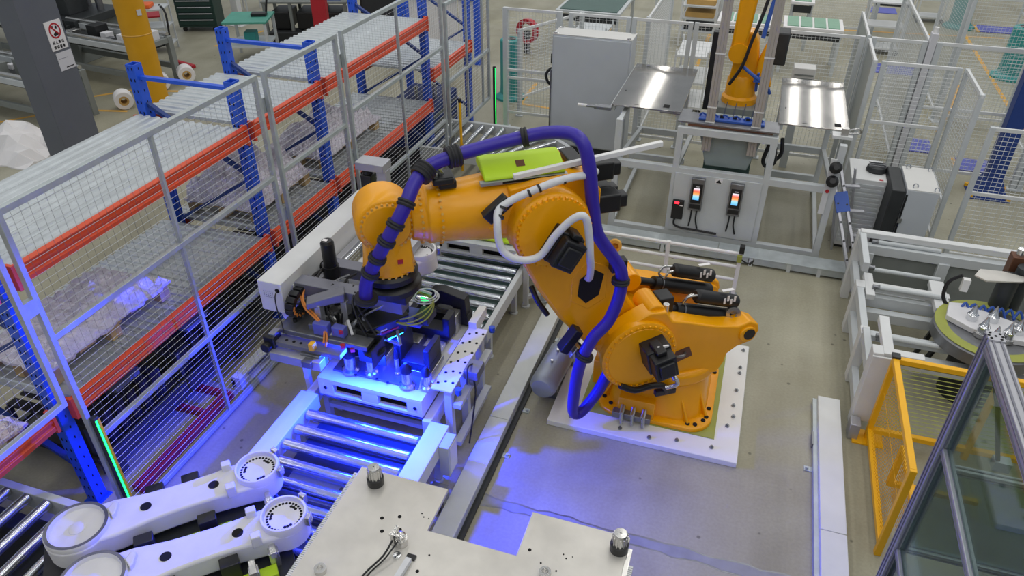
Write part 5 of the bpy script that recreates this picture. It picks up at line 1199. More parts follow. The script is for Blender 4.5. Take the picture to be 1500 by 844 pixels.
# ================================================================== curved conveyor towards the rack
cc = thing('curved_conveyor', 'curved grey roller conveyor turning towards the far rack', 'conveyor', (-2.9, 8.8, 0))
CX, CY = -3.2, 8.30
def arc(r, a0, a1, n): return [(CX+r*math.cos(a0+(a1-a0)*k/n), CY+r*math.sin(a0+(a1-a0)*k/n)) for k in range(n+1)]
def band(r0, r1): return [(-4.15, CY+r1)]+arc(r1, PI/2, 0, 14)[0:]+[(CX+r1, 7.75),(CX+r0, 7.75)]+arc(r0, 0, PI/2, 14)+[(-4.15, CY+r0)]
MB().prism(band(1.28,1.34), .31, .47).build('outer_rail', 'frame_grey', cc, .003)
MB().prism(band(.24,.29), .31, .47).build('inner_rail', 'frame_grey', cc, .003)
tr = MB().cyl((.30,0,0),(1.27,0,0),.028,16,.042).mesh('taper_roller', 'roller')
for k in range(9):
    a = PI/2*k/9+.08; piece('taper_roller', tr, cc, (CX,CY,.42), (0,0,a))
for k in range(6): piece('taper_roller', tr, cc, (CX-.1-.16*k,CY,.42), (0,0,PI/2))
for k in range(3): piece('taper_roller', tr, cc, (CX,7.83+.16*k,.42), (0,0,0))
for (x, y) in ((-1.89,8.3),(-2.25,9.25),(-3.2,9.62),(-2.93,8.3),(-4.1,9.62),(-4.1,8.58)): MB().box(x-.03,y-.03,0,x+.03,y+.03,.31).build('leg', 'frame_grey', cc)

# ================================================================== right hand white machine frame
wf = thing('turntable_station', 'white welded machine frame around the turntable on the right', 'workstation', (2.2, 6.3, 0))
def fr(x0,y0,z0,x1,y1,z1,n='frame_bar',m='frame_grey'): return MB().box(x0,y0,z0,x1,y1,z1).build(n,m,wf,.005)
fr(1.30,7.28,.74,4.0,7.36,.80,'top_rail','white_paint'); fr(1.36,7.20,.60,4.0,7.28,.70,'top_rail'); fr(1.36,7.18,.10,4.0,7.24,.18,'bottom_rail')
fr(1.36,7.18,.18,1.46,7.24,.62,'back_post'); fr(2.05,7.18,.18,2.15,7.24,.62,'back_post'); fr(2.95,7.18,.18,3.05,7.24,.62,'back_post')
fr(1.46,7.235,.18,4.0,7.245,.62,'back_sheet','machine_grey')
for (y,z) in ((7.32,.78),(6.68,.56),(5.90,.56),(5.30,.80)): fr(1.28,y-.06,0,1.36,y+.06,z,'side_post','white_paint')
for (y0,y1,z) in ((6.68,7.32,.74),(6.68,7.32,.42),(5.90,6.68,.50),(5.90,6.68,.22),(5.30,5.90,.54),(5.30,5.90,.14)): fr(1.29,y0,z-.05,1.35,y1,z+.05,'side_rail')
fr(1.36,6.66,.50,2.10,6.74,.56,'cross_rail','white_paint'); fr(1.36,6.60,.36,2.10,6.66,.48,'cross_rail'); fr(1.36,6.48,.28,2.10,6.56,.38,'cross_rail')
fr(1.36,6.50,.50,1.44,6.9,.56,'corner_plate','white_paint'); fr(1.95,6.45,.50,2.08,6.95,.56,'corner_plate','white_paint')
fr(1.36,5.86,.48,4.0,5.94,.54,'cross_rail'); fr(1.36,5.72,.34,4.0,5.80,.46,'cross_rail')
fr(1.36,5.26,.66,1.66,5.34,.80,'front_rail','white_paint'); fr(1.28,5.24,.0,1.36,5.36,.80,'side_post','white_paint')
MB().box(1.28,5.22,.10,1.50,5.24,.78).build('front_sheet','white_paint',wf,.004)
fr(1.36,5.30,.74,1.44,5.80,.80,'corner_plate','white_paint')
for (x,y,z) in ((1.42,7.26,.72),(1.40,6.98,.58),(1.42,6.62,.58),(1.40,5.84,.56)): MB().cyl((x,y,z),(x+.06,y,z),.022,12).cyl((x+.02,y,z-.05),(x+.02,y,z),.012,10).build('roller_end','steel_dark',wf)
for (y,z) in ((7.26,.72),(6.98,.56),(6.62,.58),(5.84,.56)): MB().cyl((1.46,y,z),(2.05,y,z),.022,12).build('idler_tube','frame_grey',wf)
fr(2.3,5.80,.54,2.42,5.95,.60,'pad','white_clean')
tt = thing('turntable', 'round turntable with lime ring and pointed steel cones', 'turntable', (2.28, 6.02, 0))
MB().cyl((2.28,6.02,0),(2.28,6.02,.55),.22,24).build('pedestal','dark',tt)
MB().lathe([(.36,.55),(.44,.58),(.44,.68),(.42,.70)], (2.28,6.02,0), (0,0,1), 44).build('table_disc','steel_dark',tt)
MB().lathe([(.435,.701),(.435,.706),(.34,.706),(.34,.701)], (2.28,6.02,0), (0,0,1), 44, False).build('lime_ring','green_plate',tt)
MB().prism([(1.93,6.06),(1.98,6.28),(2.10,6.30),(2.55,6.08),(2.60,5.85),(2.30,5.85),(2.1,5.92)], .702, .75).build('carrier_plate','white_cast',tt,.004)
for (x,y) in ((2.12,6.06),(2.18,5.90),(2.28,6.08),(2.36,5.88),(2.45,5.96),(2.24,5.78)):
    cn = MB().lathe([(.045,.72),(.045,.80),(.035,.81),(.004,.90)], (x,y,0), (0,0,1), 16).build('cone_pin','chrome',tt)
    MB().lathe([(.06,.705),(.06,.74)], (x,y,0), (0,0,1), 16).build('cone_base','steel',cn)
for (x,y,h,r) in ((2.62,6.25,1.10,.05),(2.40,6.42,1.02,.08),(2.52,6.50,1.08,.07)):
    MB().cyl((x,y,.55),(x,y,h),r,16).build('dark_column','machine_dark',tt)
MB().lathe([(.07,0),(.07,.04),(.05,.06),(.03,.08)], (2.62,6.25,1.10), (0,0,1), 16).build('column_cap','steel',tt)
MB().prism([(2.10,6.32),(2.18,6.25),(2.46,6.32),(2.56,6.40),(2.34,6.46),(2.16,6.44)], 1.02, 1.035).build('tilted_plate','steel_plate',tt,.002)
MB().box(2.42,6.58,.6,2.54,6.70,1.12).build('brown_block','brown_part',tt,.006)
MB().cyl((2.48,6.64,1.12),(2.48,6.64,1.18),.035,14).build('block_knob','chrome',tt)
MB().box(2.66,5.62,.6,2.78,5.74,1.05).build('bronze_post','brown_part',tt,.006)
MB().tube([(2.02,6.34,1.0),(1.94,6.36,.90),(1.94,6.34,.75),(2.02,6.30,.66)], .016, 8).build('black_hose','cable_black',tt)
MB().box(2.03,6.30,.86,2.09,6.35,.98).build('sensor','white_clean',tt,.004)
for k in range(7): MB().tube([(2.06+.07*k,6.22+.02*(k%2),.72),(2.10+.07*k,6.26,.78),(2.14+.07*k,6.22,.71)], .012, 6).build('blue_tube','blue_plastic',tt)
MB().bar((1.88,6.12,.05),(1.98,6.0,.62),.05,.03).bar((1.86,6.3,.05),(1.9,6.1,.6),.04,.02).build('hose_guide','dark',tt)

# ================================================================== cabinet, white box, ladder on the right
ec = thing('electrical_cabinet', 'low grey electrical cabinet with dark door and eye bolts at right', 'cabinet', (1.9, 8.3, 0))
MB().box(1.74,7.98,.05,2.05,8.60,1.0).build('body','cabinet_grey',ec,.006)
MB().box(1.742,7.982,1.0,2.05,8.60,1.008).build('top_sheet','cabinet_top',ec)
MB().box(1.60,7.98,.08,1.735,8.62,.98).build('door','dark',ec,.008)
for (x,y) in ((1.80,8.56),(1.82,8.06),(2.02,8.55),(2.02,8.02)): piece('lifting_eye', ey, ec, (x,y,1.02), (1.2,0,.4))
MB().box(1.74,7.975,.06,1.76,7.98,.95).build('door_seal','black',ec)
for z in (.35,.62): MB().box(1.735,7.955,z,1.775,7.978,z+.05).build('latch','steel',ec)
MB().box(1.62,8.0,0,2.03,8.58,.08).build('plinth','black',ec)
vb = thing('vented_box', 'white ribbed cooling unit with a dark fan on top beside the dark door', 'box', (1.42, 8.62, 0))
MB().box(1.23,8.34,.05,1.60,8.92,.90).build('body','white_paint',vb,.006)
for k in range(14): MB().box(1.25,8.33,.10+.055*k,1.58,8.34,.13+.055*k).build('louvre','frame_grey',vb)
MB().lathe([(.10,0),(.11,.02),(.10,.06),(.06,.08)], (1.50,8.62,.90), (0,0,1), 20).build('fan_cap','dark',vb)
for k in range(3): MB().box(1.41,8.56+.05*k,.975,1.59,8.57+.05*k,.985).build('fan_grille','steel_dark',vb)
MB().box(1.52,8.36,.901,1.56,8.38,.905).build('red_tag','red',vb)
MB().box(1.25,8.38,0,1.58,8.88,.05).build('plinth','dark',vb)
ld = thing('step_ladder', 'aluminium step ladder with blue label beside the right table', 'ladder', (1.2, 7.9, 0))
A_, B_ = Vector((.985,8.22,1.05)), Vector((1.40,7.40,0)); D_ = B_-A_
for dx in (0, .09): MB().bar(A_+Vector((dx,0,0)), B_+Vector((dx,0,0)), .06, .03, (1,0,0)).build('front_rail','alu',ld,.004)
for dx in (.02, .20): MB().bar((1.03+dx,8.26,1.05),(1.20+dx,8.30,0),.04,.025,(1,0,0)).build('rear_rail','alu',ld,.004)
MB().bar(A_+D_*.20+Vector((.045,-.02,.012)), A_+D_*.36+Vector((.045,-.02,.012)), .02, .14, (1,0,0)).build('blue_label','blue_plastic',ld,.003)
for k in range(4):
    q_ = A_+D_*(.15+.2*k); MB().bar(q_+Vector((.08,.02,0)), q_+Vector((.26,.05,0)), .06, .02).build('step','alu',ld)
for k in range(5):
    for dx in (0,.09):
        q_ = A_+D_*(.15+.15*k)+Vector((dx,-.014,.012)); MB().cyl(q_, q_+Vector((0,-.012,.010)), .012, 8).build('rivet','black',ld)

# ================================================================== yellow guard
yg = thing('yellow_guard', 'yellow framed mesh guard around the corner by the white tray', 'guard', (1.6, 4.6, 0))
GX, GYY = 1.42, 5.14
def yb(p, q, w=.045): return MB().bar(p, q, w, w).build('frame_bar','yellow_paint',yg,.004)
yb((GX,GYY,0),(GX,GYY,.86)); yb((GX,GYY,.84),(GX,3.95,.84)); yb((GX,GYY,.10),(GX,3.95,.10)); yb((GX,3.95,0),(GX,3.95,.86))
yb((GX,GYY,.84),(3.2,GYY,.84)); yb((GX,GYY,.10),(3.2,GYY,.10)); yb((2.15,GYY,0),(2.15,GYY,.86)); yb((3.2,GYY,0),(3.2,GYY,.86))
yb((GX+.10,4.55,.10),(GX+.10,4.55,.50),.04); yb((GX+.10,4.55,.50),(GX+.10,3.95,.50),.04); yb((GX+.10,4.55,.12),(GX+.7,4.55,.12),.04)
MB().grid((GX,3.97,.12),(0,1.15,0),(0,0,.70),.03,.4,.0022).build('wire_mesh','yellow_paint',yg,kind='stuff',smooth=0)
MB().grid((GX+.10,3.97,.12),(0,.56,0),(0,0,.36),.03,.2,.0022).build('wire_mesh','yellow_paint',yg,kind='stuff',smooth=0)
MB().grid((GX+.03,GYY,.12),(.70,0,0),(0,0,.70),99,.04,.004).build('wire_mesh','green_plate',yg,kind='stuff',smooth=0)
MB().grid((2.18,GYY,.12),(1.0,0,0),(0,0,.70),99,.04,.004).build('wire_mesh','green_plate',yg,kind='stuff',smooth=0)
MB().box(GX-.03,GYY-.02,.86,GX+.03,GYY+.04,.88).build('corner_cap','dark',yg)
MB().box(GX-.12,GYY-.10,0,GX+.12,GYY+.08,.012).build('foot_plate','yellow_paint',yg)
MB().box(1.26,5.08,.0,1.34,5.20,.16).build('corner_clamp','alu',yg,.006)

# ================================================================== aluminium profile enclosure with panes at lower right
ae = thing('profile_enclosure', 'aluminium profile enclosure with clear panes at the lower right', 'enclosure', (1.6, 2.6, 0))
EX, EY, EH = 1.33, 3.43, 2.30
def prof(p, q, w=.075):
    o = MB().bar(p, q, w, w).build('profile','alu',ae,.005)
    d = (Vector(q)-Vector(p)).normalized(); u = Vector((0,0,1)) if abs(d.z) < .9 else Vector((0,1,0)); a = d.cross(u).normalized(); b = a.cross(d).normalized()
    sl = MB()
    for n_ in (a, -a, b, -b):
        m_ = d.cross(n_)
        for s_ in ((-.018, .018) if w > .06 else (0,)): sl.bar(Vector(p)+n_*(w/2+.0005)+m_*s_, Vector(q)+n_*(w/2+.0005)+m_*s_, .009, .009)
    sl.build('profile_groove','alu_dark',o)
    return o
prof((EX,EY,0),(EX,EY,EH)); prof((EX+.0,EY-.04,EH-.04),(EX+.0,.9,EH-.04)); prof((EX,EY-.04,1.55),(EX,.9,1.55),.045); prof((EX,EY-.04,.70),(EX,.9,.70),.045)
prof((EX,1.6,0),(EX,1.6,EH-.08),.05)
prof((EX+.04,EY,EH-.9),(3.2,EY,EH-.9),.045); prof((EX+.04,EY,.70),(3.2,EY,.70),.045)
en = MB().cbox((EX,EY,EH+.002),(.075,.075,.004)).build('profile_end','alu',ae)
for (dx,dy) in ((0,0),(.022,.022),(-.022,.022),(.022,-.022),(-.022,-.022),(.03,0),(-.03,0)): MB().cyl((EX+dx,EY+dy,EH+.004),(EX+dx,EY+dy,EH+.006),.007,8).build('core_hole','hole',en)
MB().box(EX-.004,1.63,1.58,EX+.004,EY-.04,EH-.08).build('pane','glass',ae)
MB().box(EX-.004,1.63,.73,EX+.004,EY-.04,1.53).build('pane','glass',ae)
MB().box(EX-.006,1.63,.05,EX+.004,EY-.04,.68).build('pane','acrylic',ae)
MB().box(EX+.04,EY-.004,.73,3.2,EY+.004,1.37).build('pane','glass',ae)
# door piston
MB().cyl((EX+.12,EY-.02,1.95),(EX+.22,EY-.10,1.60),.012,10).cyl((EX+.05,EY-.02,2.12),(EX+.14,EY-.03,1.90),.018,10).build('gas_strut','black',ae)
MB().box(EX+.03,EY-.04,2.10,EX+.09,EY,2.17).build('strut_bracket','alu',ae)
MB().box(EX+.20,EY-.12,1.56,EX+.28,EY-.06,1.62).build('strut_bracket','alu',ae)
mi = thing('enclosed_machine', 'dark sloped machine with spring conduit inside the profile enclosure', 'machine', (1.95, 2.5, 0))
MB().prism([(1.85,.0),(1.85,.75),(1.95,.95),(2.2,1.05),(2.9,1.0),(2.9,0)], 1.3, 3.25, 'y').build('body','machine_dark',mi,.01)
MB().prism([(1.86,.78),(1.95,.97),(2.2,1.07),(2.2,1.055),(1.95,.955),(1.87,.77)], 1.4, 3.2, 'y').build('grey_cover','alu_dark',mi)
MB().box(1.78,2.2,.0,1.84,3.2,.80).build('blue_edge','blue_plastic',mi,.004)
MB().cyl((1.72,1.4,.86),(1.72,3.2,.86),.018,12).build('slide_rod','chrome',mi)
MB().box(1.66,2.55,.0,1.78,2.70,.90).build('slide_block','steel',mi,.006)
MB().cyl((1.70,3.1,.90),(1.74,3.14,.92),.03,14).build('brass_nut','line_yellow',mi)
sp = []
for k in range(240):
    a = k*2*PI/6; sp.append((2.15+.04*math.cos(a), 1.5+k*.0058, 1.10+.04*math.sin(a)))
MB().tube(sp, .007, 5, 1).build('spring_conduit','steel_dark',mi)
MB().tube([(2.15,2.9,1.10),(2.18,3.0,1.2),(2.3,3.05,1.25),(2.5,3.0,1.2)], .012, 8).build('black_cable','cable_black',mi)
pn = thing('small_panel_meter', 'small dark meter glowing green low inside the enclosure', 'meter', (1.46, 3.0, 0))
MB().box(1.40,2.96,0,1.50,3.06,.52).build('stand','machine_grey',pn,.006)
MB().box(1.39,2.955,.52,1.47,3.01,.55).build('case','black',pn,.004)
MB().box(1.40,2.96,.55,1.425,2.99,.552).build('digit','led_green_small',pn)
MB().box(1.435,2.965,.55,1.46,2.995,.552).build('digit','led_green_small',pn)
# ================================================================== far background
bp = thing('blue_post', 'dark blue steel post with flared bolted foot behind the right guards', 'post', (3.22, 10.45, 0))
MB().box(3.12,10.36,.0,3.32,10.54,4.2).build('shaft','rack_blue_dark',bp,.006)
MB().loft([[(2.98,10.25,.0),(3.46,10.25,.0),(3.46,10.65,.0),(2.98,10.65,.0)],[(2.98,10.25,.02),(3.46,10.25,.02),(3.46,10.65,.02),(2.98,10.65,.02)]]).build('foot_plate','rack_blue_dark',bp)
MB().loft([[(3.02,10.30,.02),(3.42,10.30,.02),(3.42,10.60,.02),(3.02,10.60,.02)],[(3.11,10.35,.25),(3.33,10.35,.25),(3.33,10.55,.25),(3.11,10.55,.25)]]).build('flare','rack_blue_dark',bp)
for (x,y) in ((3.0,10.28),(3.44,10.28),(3.0,10.62),(3.44,10.62)): MB().cyl((x,y,.02),(x,y,.06),.03,8).build('foot_bolt','yellow_paint',bp)
def tealpost(label, x, y, h=2.2, r=.16):
    t = thing('teal_post', label, 'post', (x, y, 0))
    MB().lathe([(r*1.5,0),(r*1.5,.04),(r*1.05,.10),(r,.25),(r,h),(r*.9,h+.02)], (x,y,0), (0,0,1), 20).build('shaft','teal',t)
    MB().lathe([(r*.6,h+.02),(r*.6,h+.025)], (x,y,0), (0,0,1), 16).build('opening','dark',t)
tealpost('teal post behind the guard left of the big cabinet', -4.0, 12.0, 1.0, .17); tealpost('open teal drum at the right edge beyond the guards', 4.57, 16.0, .9, .24); tealpost('distant teal post at the top right', 4.2, 19.6, 1.6, .22)
def gtable(label, x0, y0, x1, y1, h, n, top='green_board', frame='paper'):
    t = thing('board_table', label, 'table', ((x0+x1)/2,(y0+y1)/2,0))
    for (x,y) in ((x0,y0),(x1,y0),(x0,y1),(x1,y1)): MB().box(x-.03,y-.03,0,x+.03,y+.03,h-.05).build('leg','frame_grey',t)
    MB().box(x0-.05,y0-.05,h-.05,x1+.05,y1+.05,h).build('tray',frame,t,.004)
    w = (x1-x0)/n
    for k in range(n): MB().box(x0+w*k+.02,y0+.02,h,x0+w*(k+1)-.02,y1-.02,h+.015).build('green_board',top,t)
    MB().box(x0,y0-.06,h-.2,x1,y0-.05,h-.06).build('dark_skirt','dark',t)
gtable('table with four green boards behind the right steel plate', .40, 15.0, 1.36, 15.75, .85, 4)
gtable('narrow table with green boards behind the small robot', -.80, 15.0, .12, 15.7, .85, 4)
gtable('dark green topped table at the top behind the cabinet', -3.95, 14.9, -2.75, 16.6, .85, 1, 'board_dark', 'frame_grey')
gtable('small green board stand furthest back', .5, 16.6, .85, 17.2, .95, 1)
gtable('distant green topped table at the top right of centre', 2.2, 18.2, 2.9, 19.0, .85, 2)
tb2 = thing('tray_shelf', 'white shelf holding cardboard trays at the top centre', 'shelf', (-1.25, 16.4, 0))
for z in (.3,.55,.8): MB().box(-1.65,16.1,z,-.95,16.8,z+.03).build('shelf_board','frame_grey',tb2)
for (x,y) in ((-1.65,16.1),(-.95,16.1),(-1.65,16.8),(-.95,16.8)): MB().box(x-.02,y-.02,0,x+.02,y+.02,1.0).build('post','white_paint',tb2)
for (z, m_) in ((.83,'cardboard'),(.58,'cardboard'),(.33,'dark')): MB().box(-1.58,16.2,z,-1.0,16.7,z+.10).build('tray',m_,tb2,.004)
rg = thing('red_reel', 'red hose reel standing beyond the corner guard', 'reel', (-4.5, 14.6, 0))
MB().lathe([(.16,-.06),(.24,-.06),(.24,.06),(.16,.06),(.16,-.06)], (-4.5,14.6,.45), (.3,1,0), 24, False).build('rim','red',rg)
MB().box(-4.56,14.57,0,-4.44,14.63,.45).build('stand','dark',rg)
def cart(label, x, y, m_='white_paint', h=.9, w=.55, dpt=.45):
    t = thing('trolley', label, 'trolley', (x,y,0))
    for z in (.12, h*.55, h): MB().box(x-w/2,y-dpt/2,z-.015,x+w/2,y+dpt/2,z+.015).build('deck',m_,t)
    for sx in (-1,1):
        for sy in (-1,1):
            MB().box(x+sx*w/2-.015,y+sy*dpt/2-.015,.10,x+sx*w/2+.015,y+sy*dpt/2+.015,h+.1).build('post',m_,t)
            MB().cyl((x+sx*(w/2-.03),y+sy*dpt/2-.012,.05),(x+sx*(w/2-.03),y+sy*dpt/2+.012,.05),.05,12).build('castor','black',t)
cart('white trolley on castors at the top right', 3.6, 20.0); cart('white trolley beyond the left table guard', -1.0, 12.6, 'white_paint', .95, .5, .9); cart('grey trolley beyond the corner gate', -3.0, 13.9, 'frame_grey', .8, .6, .6)
cart('white trolley behind the boards table', 2.3, 17.0, 'white_paint', 1.0, .7, .5)
cart('grey trolley at the far right top', 5.6, 18.6, 'frame_grey', 1.0, .9, .6)
# blue mats with yellow edges
mm = [(2.50,11.95,.45,.55),(3.25,11.4,.5,.45),(2.55,15.8,.9,.6),(2.7,20.7,.6,.6),(5.0,19.6,.8,.6)]
nm = ['blue floor mat inside the square cell','blue floor mat beside the blue post foot','blue floor mat beyond the cell at upper right','blue floor mat furthest away at the top right','blue floor mat at the far right top edge']
for (x,y,w,dd_), lb in zip(mm, nm):
    t = thing('floor_mat', lb, 'mat', (x,y,0))
    MB().box(x-w/2,y-dd_/2,0,x+w/2,y+dd_/2,.012).build('mat','blue_mat',t)
    MB().box(x-w/2-.06,y-dd_/2,0,x-w/2-.002,y+dd_/2,.010).build('edge','line_yellow',t)
for a in ((-3.74,11.77,-3.2,11.72),(-3.74,11.77,-3.79,12.9),(-3.25,14.9,-3.3,18.0),(-1.1,12.0,-1.1,20.0),(.2,11.2,.25,14.0),(2.9,12.6,3.6,15.2),(4.2,13.0,4.25,19.0),(1.6,18.5,5.0,18.9)): fline(*a)
for a in ((-11.6,8.2,-10.9,9.1),(-10.9,9.1,-9.9,9.35),(-11.3,9.4,-10.6,10.2),(-10.6,10.2,-9.2,10.6),(-9.3,10.7,-9.1,11.4),(-10.9,13.0,-10.6,14.4)): fline(*a)

# machines behind the columns
def bench(label, x, y, rz, ln, w, h, seed, parts=8, top='steel_dark'):
    rn = random.Random(seed)
    t = thing('machine_bench', label, 'machine', (x,y,0), rz)
    for sx in (-1,1):
        for sy in (-1,1): MB().box(sx*ln/2-.05,sy*w/2-.05,0,sx*ln/2+.05,sy*w/2+.05,h).build('leg','machine_grey',t,.004,local=True)
    for sy in (-1,1):
        MB().box(-ln/2,sy*w/2-.05,h-.10,ln/2,sy*w/2+.05,h).build('top_rail','frame_grey',t,.006,local=True)
        MB().box(-ln/2,sy*w/2-.03,.22,ln/2,sy*w/2+.03,.32).build('low_rail','machine_grey',t,.004,local=True)
        MB().cyl((-ln/2,sy*w/2,h+.04),(ln/2,sy*w/2,h+.04),.035,12).build('slide_tube','steel',t,local=True)
    for sx in (-1,1): MB().box(sx*ln/2-.04,-w/2,h-.10,sx*ln/2+.04,w/2,h-.02).build('end_rail','machine_grey',t,local=True)
    MB().box(-ln/2+.05,-w/2+.05,h-.16,ln/2-.05,w/2-.05,h-.12).build('pan','dark',t,local=True)
    for k in range(parts):
        a = -ln/2+.15+(ln-.3)*k/max(1,parts-1); b = rn.uniform(-w*.3,w*.3); s_ = rn.uniform(.06,.16); hh = rn.uniform(.08,.30)
        MB().box(a-s_,b-s_*.8,h-.12,a+s_*.6,b+s_,h-.12+hh).build('fixture',rn.choice(['machine_dark','steel_dark','black','machine_grey','white_cast','steel']),t,.006,local=True)
    return t
bench('machine bench with steel slide tubes at the far left edge', -11.65, 8.85, -.12, 2.6, .75, .75, 1, 12)
bench('machine bench with dark fixtures between the two columns', -11.5, 10.75, -.12, 2.6, .75, .8, 2, 11)
bench('machine bench furthest behind the grey column', -15.4, 11.6, -.12, 3.2, 1.0, .8, 3, 14)
pm = thing('press_machine', 'dark upright press machine beside the yellow column', 'machine', (-12.9, 11.7, 0))
for (a,b) in ((-13.3,11.3),(-12.9,11.6),(-12.6,12.0),(-13.1,12.2)): MB().cyl((a,b,0),(a,b,2.2),.07,14).build('guide_column','steel_dark',pm)
MB().box(-13.5,11.1,.7,-12.4,12.4,.85).build('bed','machine_dark',pm,.01)
MB().box(-13.4,11.2,1.6,-12.5,12.3,1.85).build('crosshead','black',pm,.01)
MB().box(-13.2,11.4,.85,-12.8,11.9,1.2).build('tool','machine_dark',pm,.01)
MB().box(-12.45,11.2,1.5,-12.40,11.5,1.9).build('paper_sheet','paper',pm)
MB().box(-13.35,11.15,0,-12.55,12.35,.7).build('base','machine_grey',pm,.01)
lv = thing('louvre_cabinet', 'dark louvred cabinet standing behind the grey column', 'cabinet', (-13.6, 9.9, 0), .75)
MB().box(-.35,-.4,0,.35,.4,2.2).build('body','machine_grey',lv,.01,local=True)
for k in range(14): MB().box(-.28,-.425,.5+.11*k,.30,-.40,.56+.11*k).build('louvre','black',lv,local=True)
yr = thing('yellow_pole', 'thin yellow pole with a red foot behind the grey column', 'pole', (-12.2, 9.85, 0))
MB().cyl((-12.2,9.85,.12),(-12.5,9.75,1.9),.022,10).build('rod','yellow_paint',yr)
MB().cbox((-12.2,9.85,.06),(.3,.10,.12)).build('foot','red',yr)
# tool trolley, red chairs, teal table, workbench
tc_ = thing('tool_cabinet', 'dark green tool cabinet with pale drawer edges at the top left', 'cabinet', (-12.0, 14.1, 0), .35)
MB().box(-.42,-.28,.1,.42,.28,1.0).build('body','green_dark',tc_,.01,local=True)
for k in range(6): 
    dr = MB().box(-.38,-.30,.16+.135*k,.38,-.28,.27+.135*k).build('drawer','green_dark',tc_,.004,local=True)
    MB().box(-.36,-.315,.255+.135*k,.36,-.30,.27+.135*k).build('drawer_edge','paper_grey',dr,local=True)
for sx in (-1,1): 
    for sy in (-1,1): MB().cyl((sx*.33,sy*.2-.02,.05),(sx*.33,sy*.2+.02,.05),.05,12).build('castor','black',tc_,local=True)
MB().box(-.44,-.30,1.0,.44,.30,1.03).build('top','black',tc_,local=True)
def redchair(label, x, y, rz, m_='red'):
    t = thing('red_chair', label, 'chair', (x,y,0), rz)
    MB().box(-.22,-.22,.44,.22,.22,.48).build('seat',m_,t,.01,local=True)
    MB().box(-.22,.20,.48,.22,.24,.90).build('backrest',m_,t,.01,local=True)
    for (a,b) in ((-.2,-.2),(.2,-.2),(-.2,.2),(.2,.2)): MB().box(a-.015,b-.015,0,a+.015,b+.015,.44).build('leg','frame_grey',t,local=True)
redchair('red chair just right of the yellow column', -12.6, 13.2, 2.3); redchair('red chair at the top edge beyond the tool cabinet', -11.9, 15.9, 2.4)
wk = thing('white_cart', 'wire cart beside the red chair behind the yellow column', 'trolley', (-11.8, 12.4, 0), .4)
for z in (.15,.5,.85): MB().box(-.35,-.25,z,.35,.25,z+.02).build('deck','frame_grey',wk,local=True)
for (a,b) in ((-.33,-.23),(.33,-.23),(-.33,.23),(.33,.23)): MB().box(a-.015,b-.015,0,a+.015,b+.015,.95).build('post','frame_grey',wk,local=True)
MB().box(-.3,-.2,.87,.1,.1,.95).build('orange_tool','orange_tool',wk,.02,local=True)
MB().tube([(.3,-.2,.95),(.42,-.3,.8),(.40,-.35,.3),(.45,-.4,.05)], .02, 8).build('air_hose','cable_black',wk,local=True)
gn = single(MB().bar((-10.9,11.8,.03),(-10.35,11.65,.03),.09,.06), 'red_tool', 'red', 'long dark red tool lying on the floor right of the yellow column', 'tool', bevel=.01)
tt2 = thing('teal_table', 'pale bench with teal top and a black tool on it', 'table', (-9.6, 12.6, 0), .38)
MB().box(-.42,-.42,.76,.42,.42,.80).build('top','teal_top',tt2,.006,local=True)
for (a,b) in ((-.38,-.38),(.38,-.38),(-.38,.38),(.38,.38)): MB().box(a-.025,b-.025,0,a+.025,b+.025,.76).build('leg','frame_grey',tt2,local=True)
MB().box(-.38,-.40,.30,.38,.38,.33).build('shelf','frame_grey',tt2,local=True)
MB().box(-.1,-.2,.33,.12,.05,.55).build('teal_bin','teal',tt2,.01,local=True)
MB().box(.05,-.02,.80,.34,.16,.86).build('black_tool','black',tt2,.01,local=True)
MB().cyl((.30,.20,.80),(.36,.26,1.15),.02,8).build('tool_handle','black',tt2,local=True)
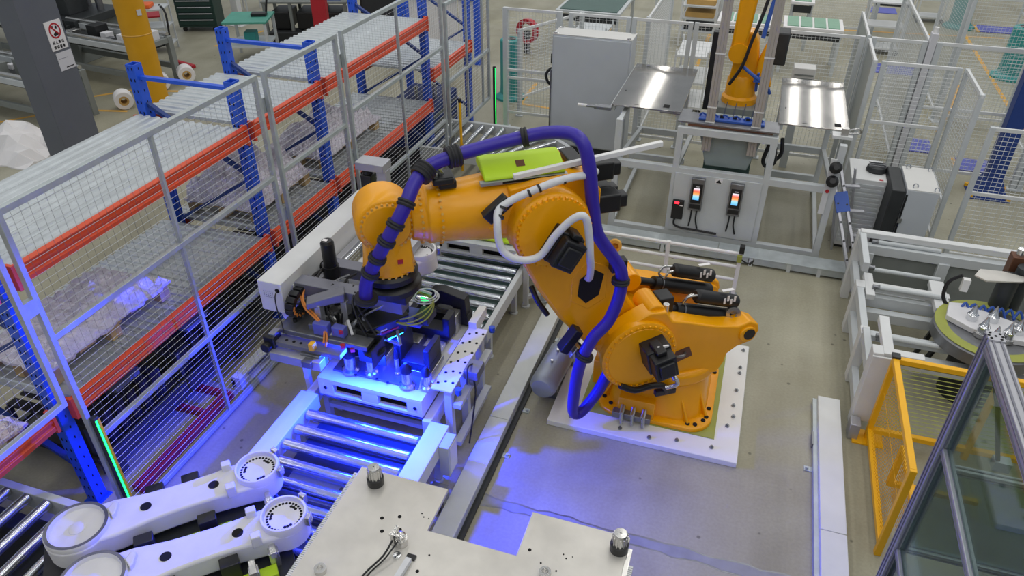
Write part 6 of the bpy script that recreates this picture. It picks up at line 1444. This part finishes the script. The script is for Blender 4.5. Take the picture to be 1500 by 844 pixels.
wb2 = thing('workbench', 'grey workbench with black bins and blue cloth by the red post', 'workbench', (-9.3, 14.3, 0), .3)
MB().box(-.9,-.4,.78,.9,.4,.82).build('top','machine_grey',wb2,.006,local=True)
for a in (-.85,-.3,.3,.85):
    for b in (-.36,.36): MB().box(a-.03,b-.03,0,a+.03,b+.03,.78).build('leg','machine_grey',wb2,local=True)
for k in range(3): MB().box(-.75+.55*k,-.35,.25,-.35+.55*k,.3,.6).build('black_bin','black',wb2,.02,local=True)
MB().box(-.8,-.5,0,-.1,-.1,.22).build('black_crate','dark',wb2,.02,local=True)
lumpy(.2,-.25,.82,.75,.25,1.05,31,.03,8,8).build('blue_cloth','blue_plastic',wb2,local=True)
MB().box(-.9,.38,.82,.9,.42,1.5).build('back_board','white_paint',wb2,local=True)
rp_ = thing('red_post', 'red rectangular post behind the far upper shelf', 'post', (-8.35, 13.2, 0), .3)
MB().box(-.14,-.10,0,.14,.10,2.6).build('shaft','red',rp_,.008,local=True)
MB().box(-.2,-.16,0,.2,.16,.02).build('foot_plate','red',rp_,local=True)
bk = thing('black_rack', 'black cabinet next to the red post at the top', 'cabinet', (-7.6, 14.4, 0), .3)
MB().box(-.4,-.3,0,.4,.3,1.6).build('body','black',bk,.01,local=True)
MB().box(-.36,-.32,.1,.36,-.30,1.5).build('door','dark',bk,.005,local=True)
wp = thing('white_pole', 'white square pole beside the tool cabinet', 'post', (-11.4, 14.6, 0))
MB().box(-11.48,14.52,0,-11.32,14.68,3.2).build('shaft','white_paint',wp,.005)
MB().box(-11.56,14.44,0,-11.24,14.76,.02).build('foot_plate','white_paint',wp)
rk2 = thing('back_rack', 'blue beamed rack with pale panels beyond the far shelf', 'rack', (-5.6, 13.6, 0))
for x in (-6.8,-5.2): MB().box(x-.05,13.55,0,x+.05,13.65,2.6).build('upright','rack_blue',rk2)
for z in (1.2,2.3): MB().box(-6.75,13.56,z,-5.25,13.62,z+.1).build('beam','rack_blue',rk2)
for k in range(4): MB().box(-6.7+.37*k,13.64,.3,-6.36+.37*k,13.66,2.2).build('panel','paper',rk2)
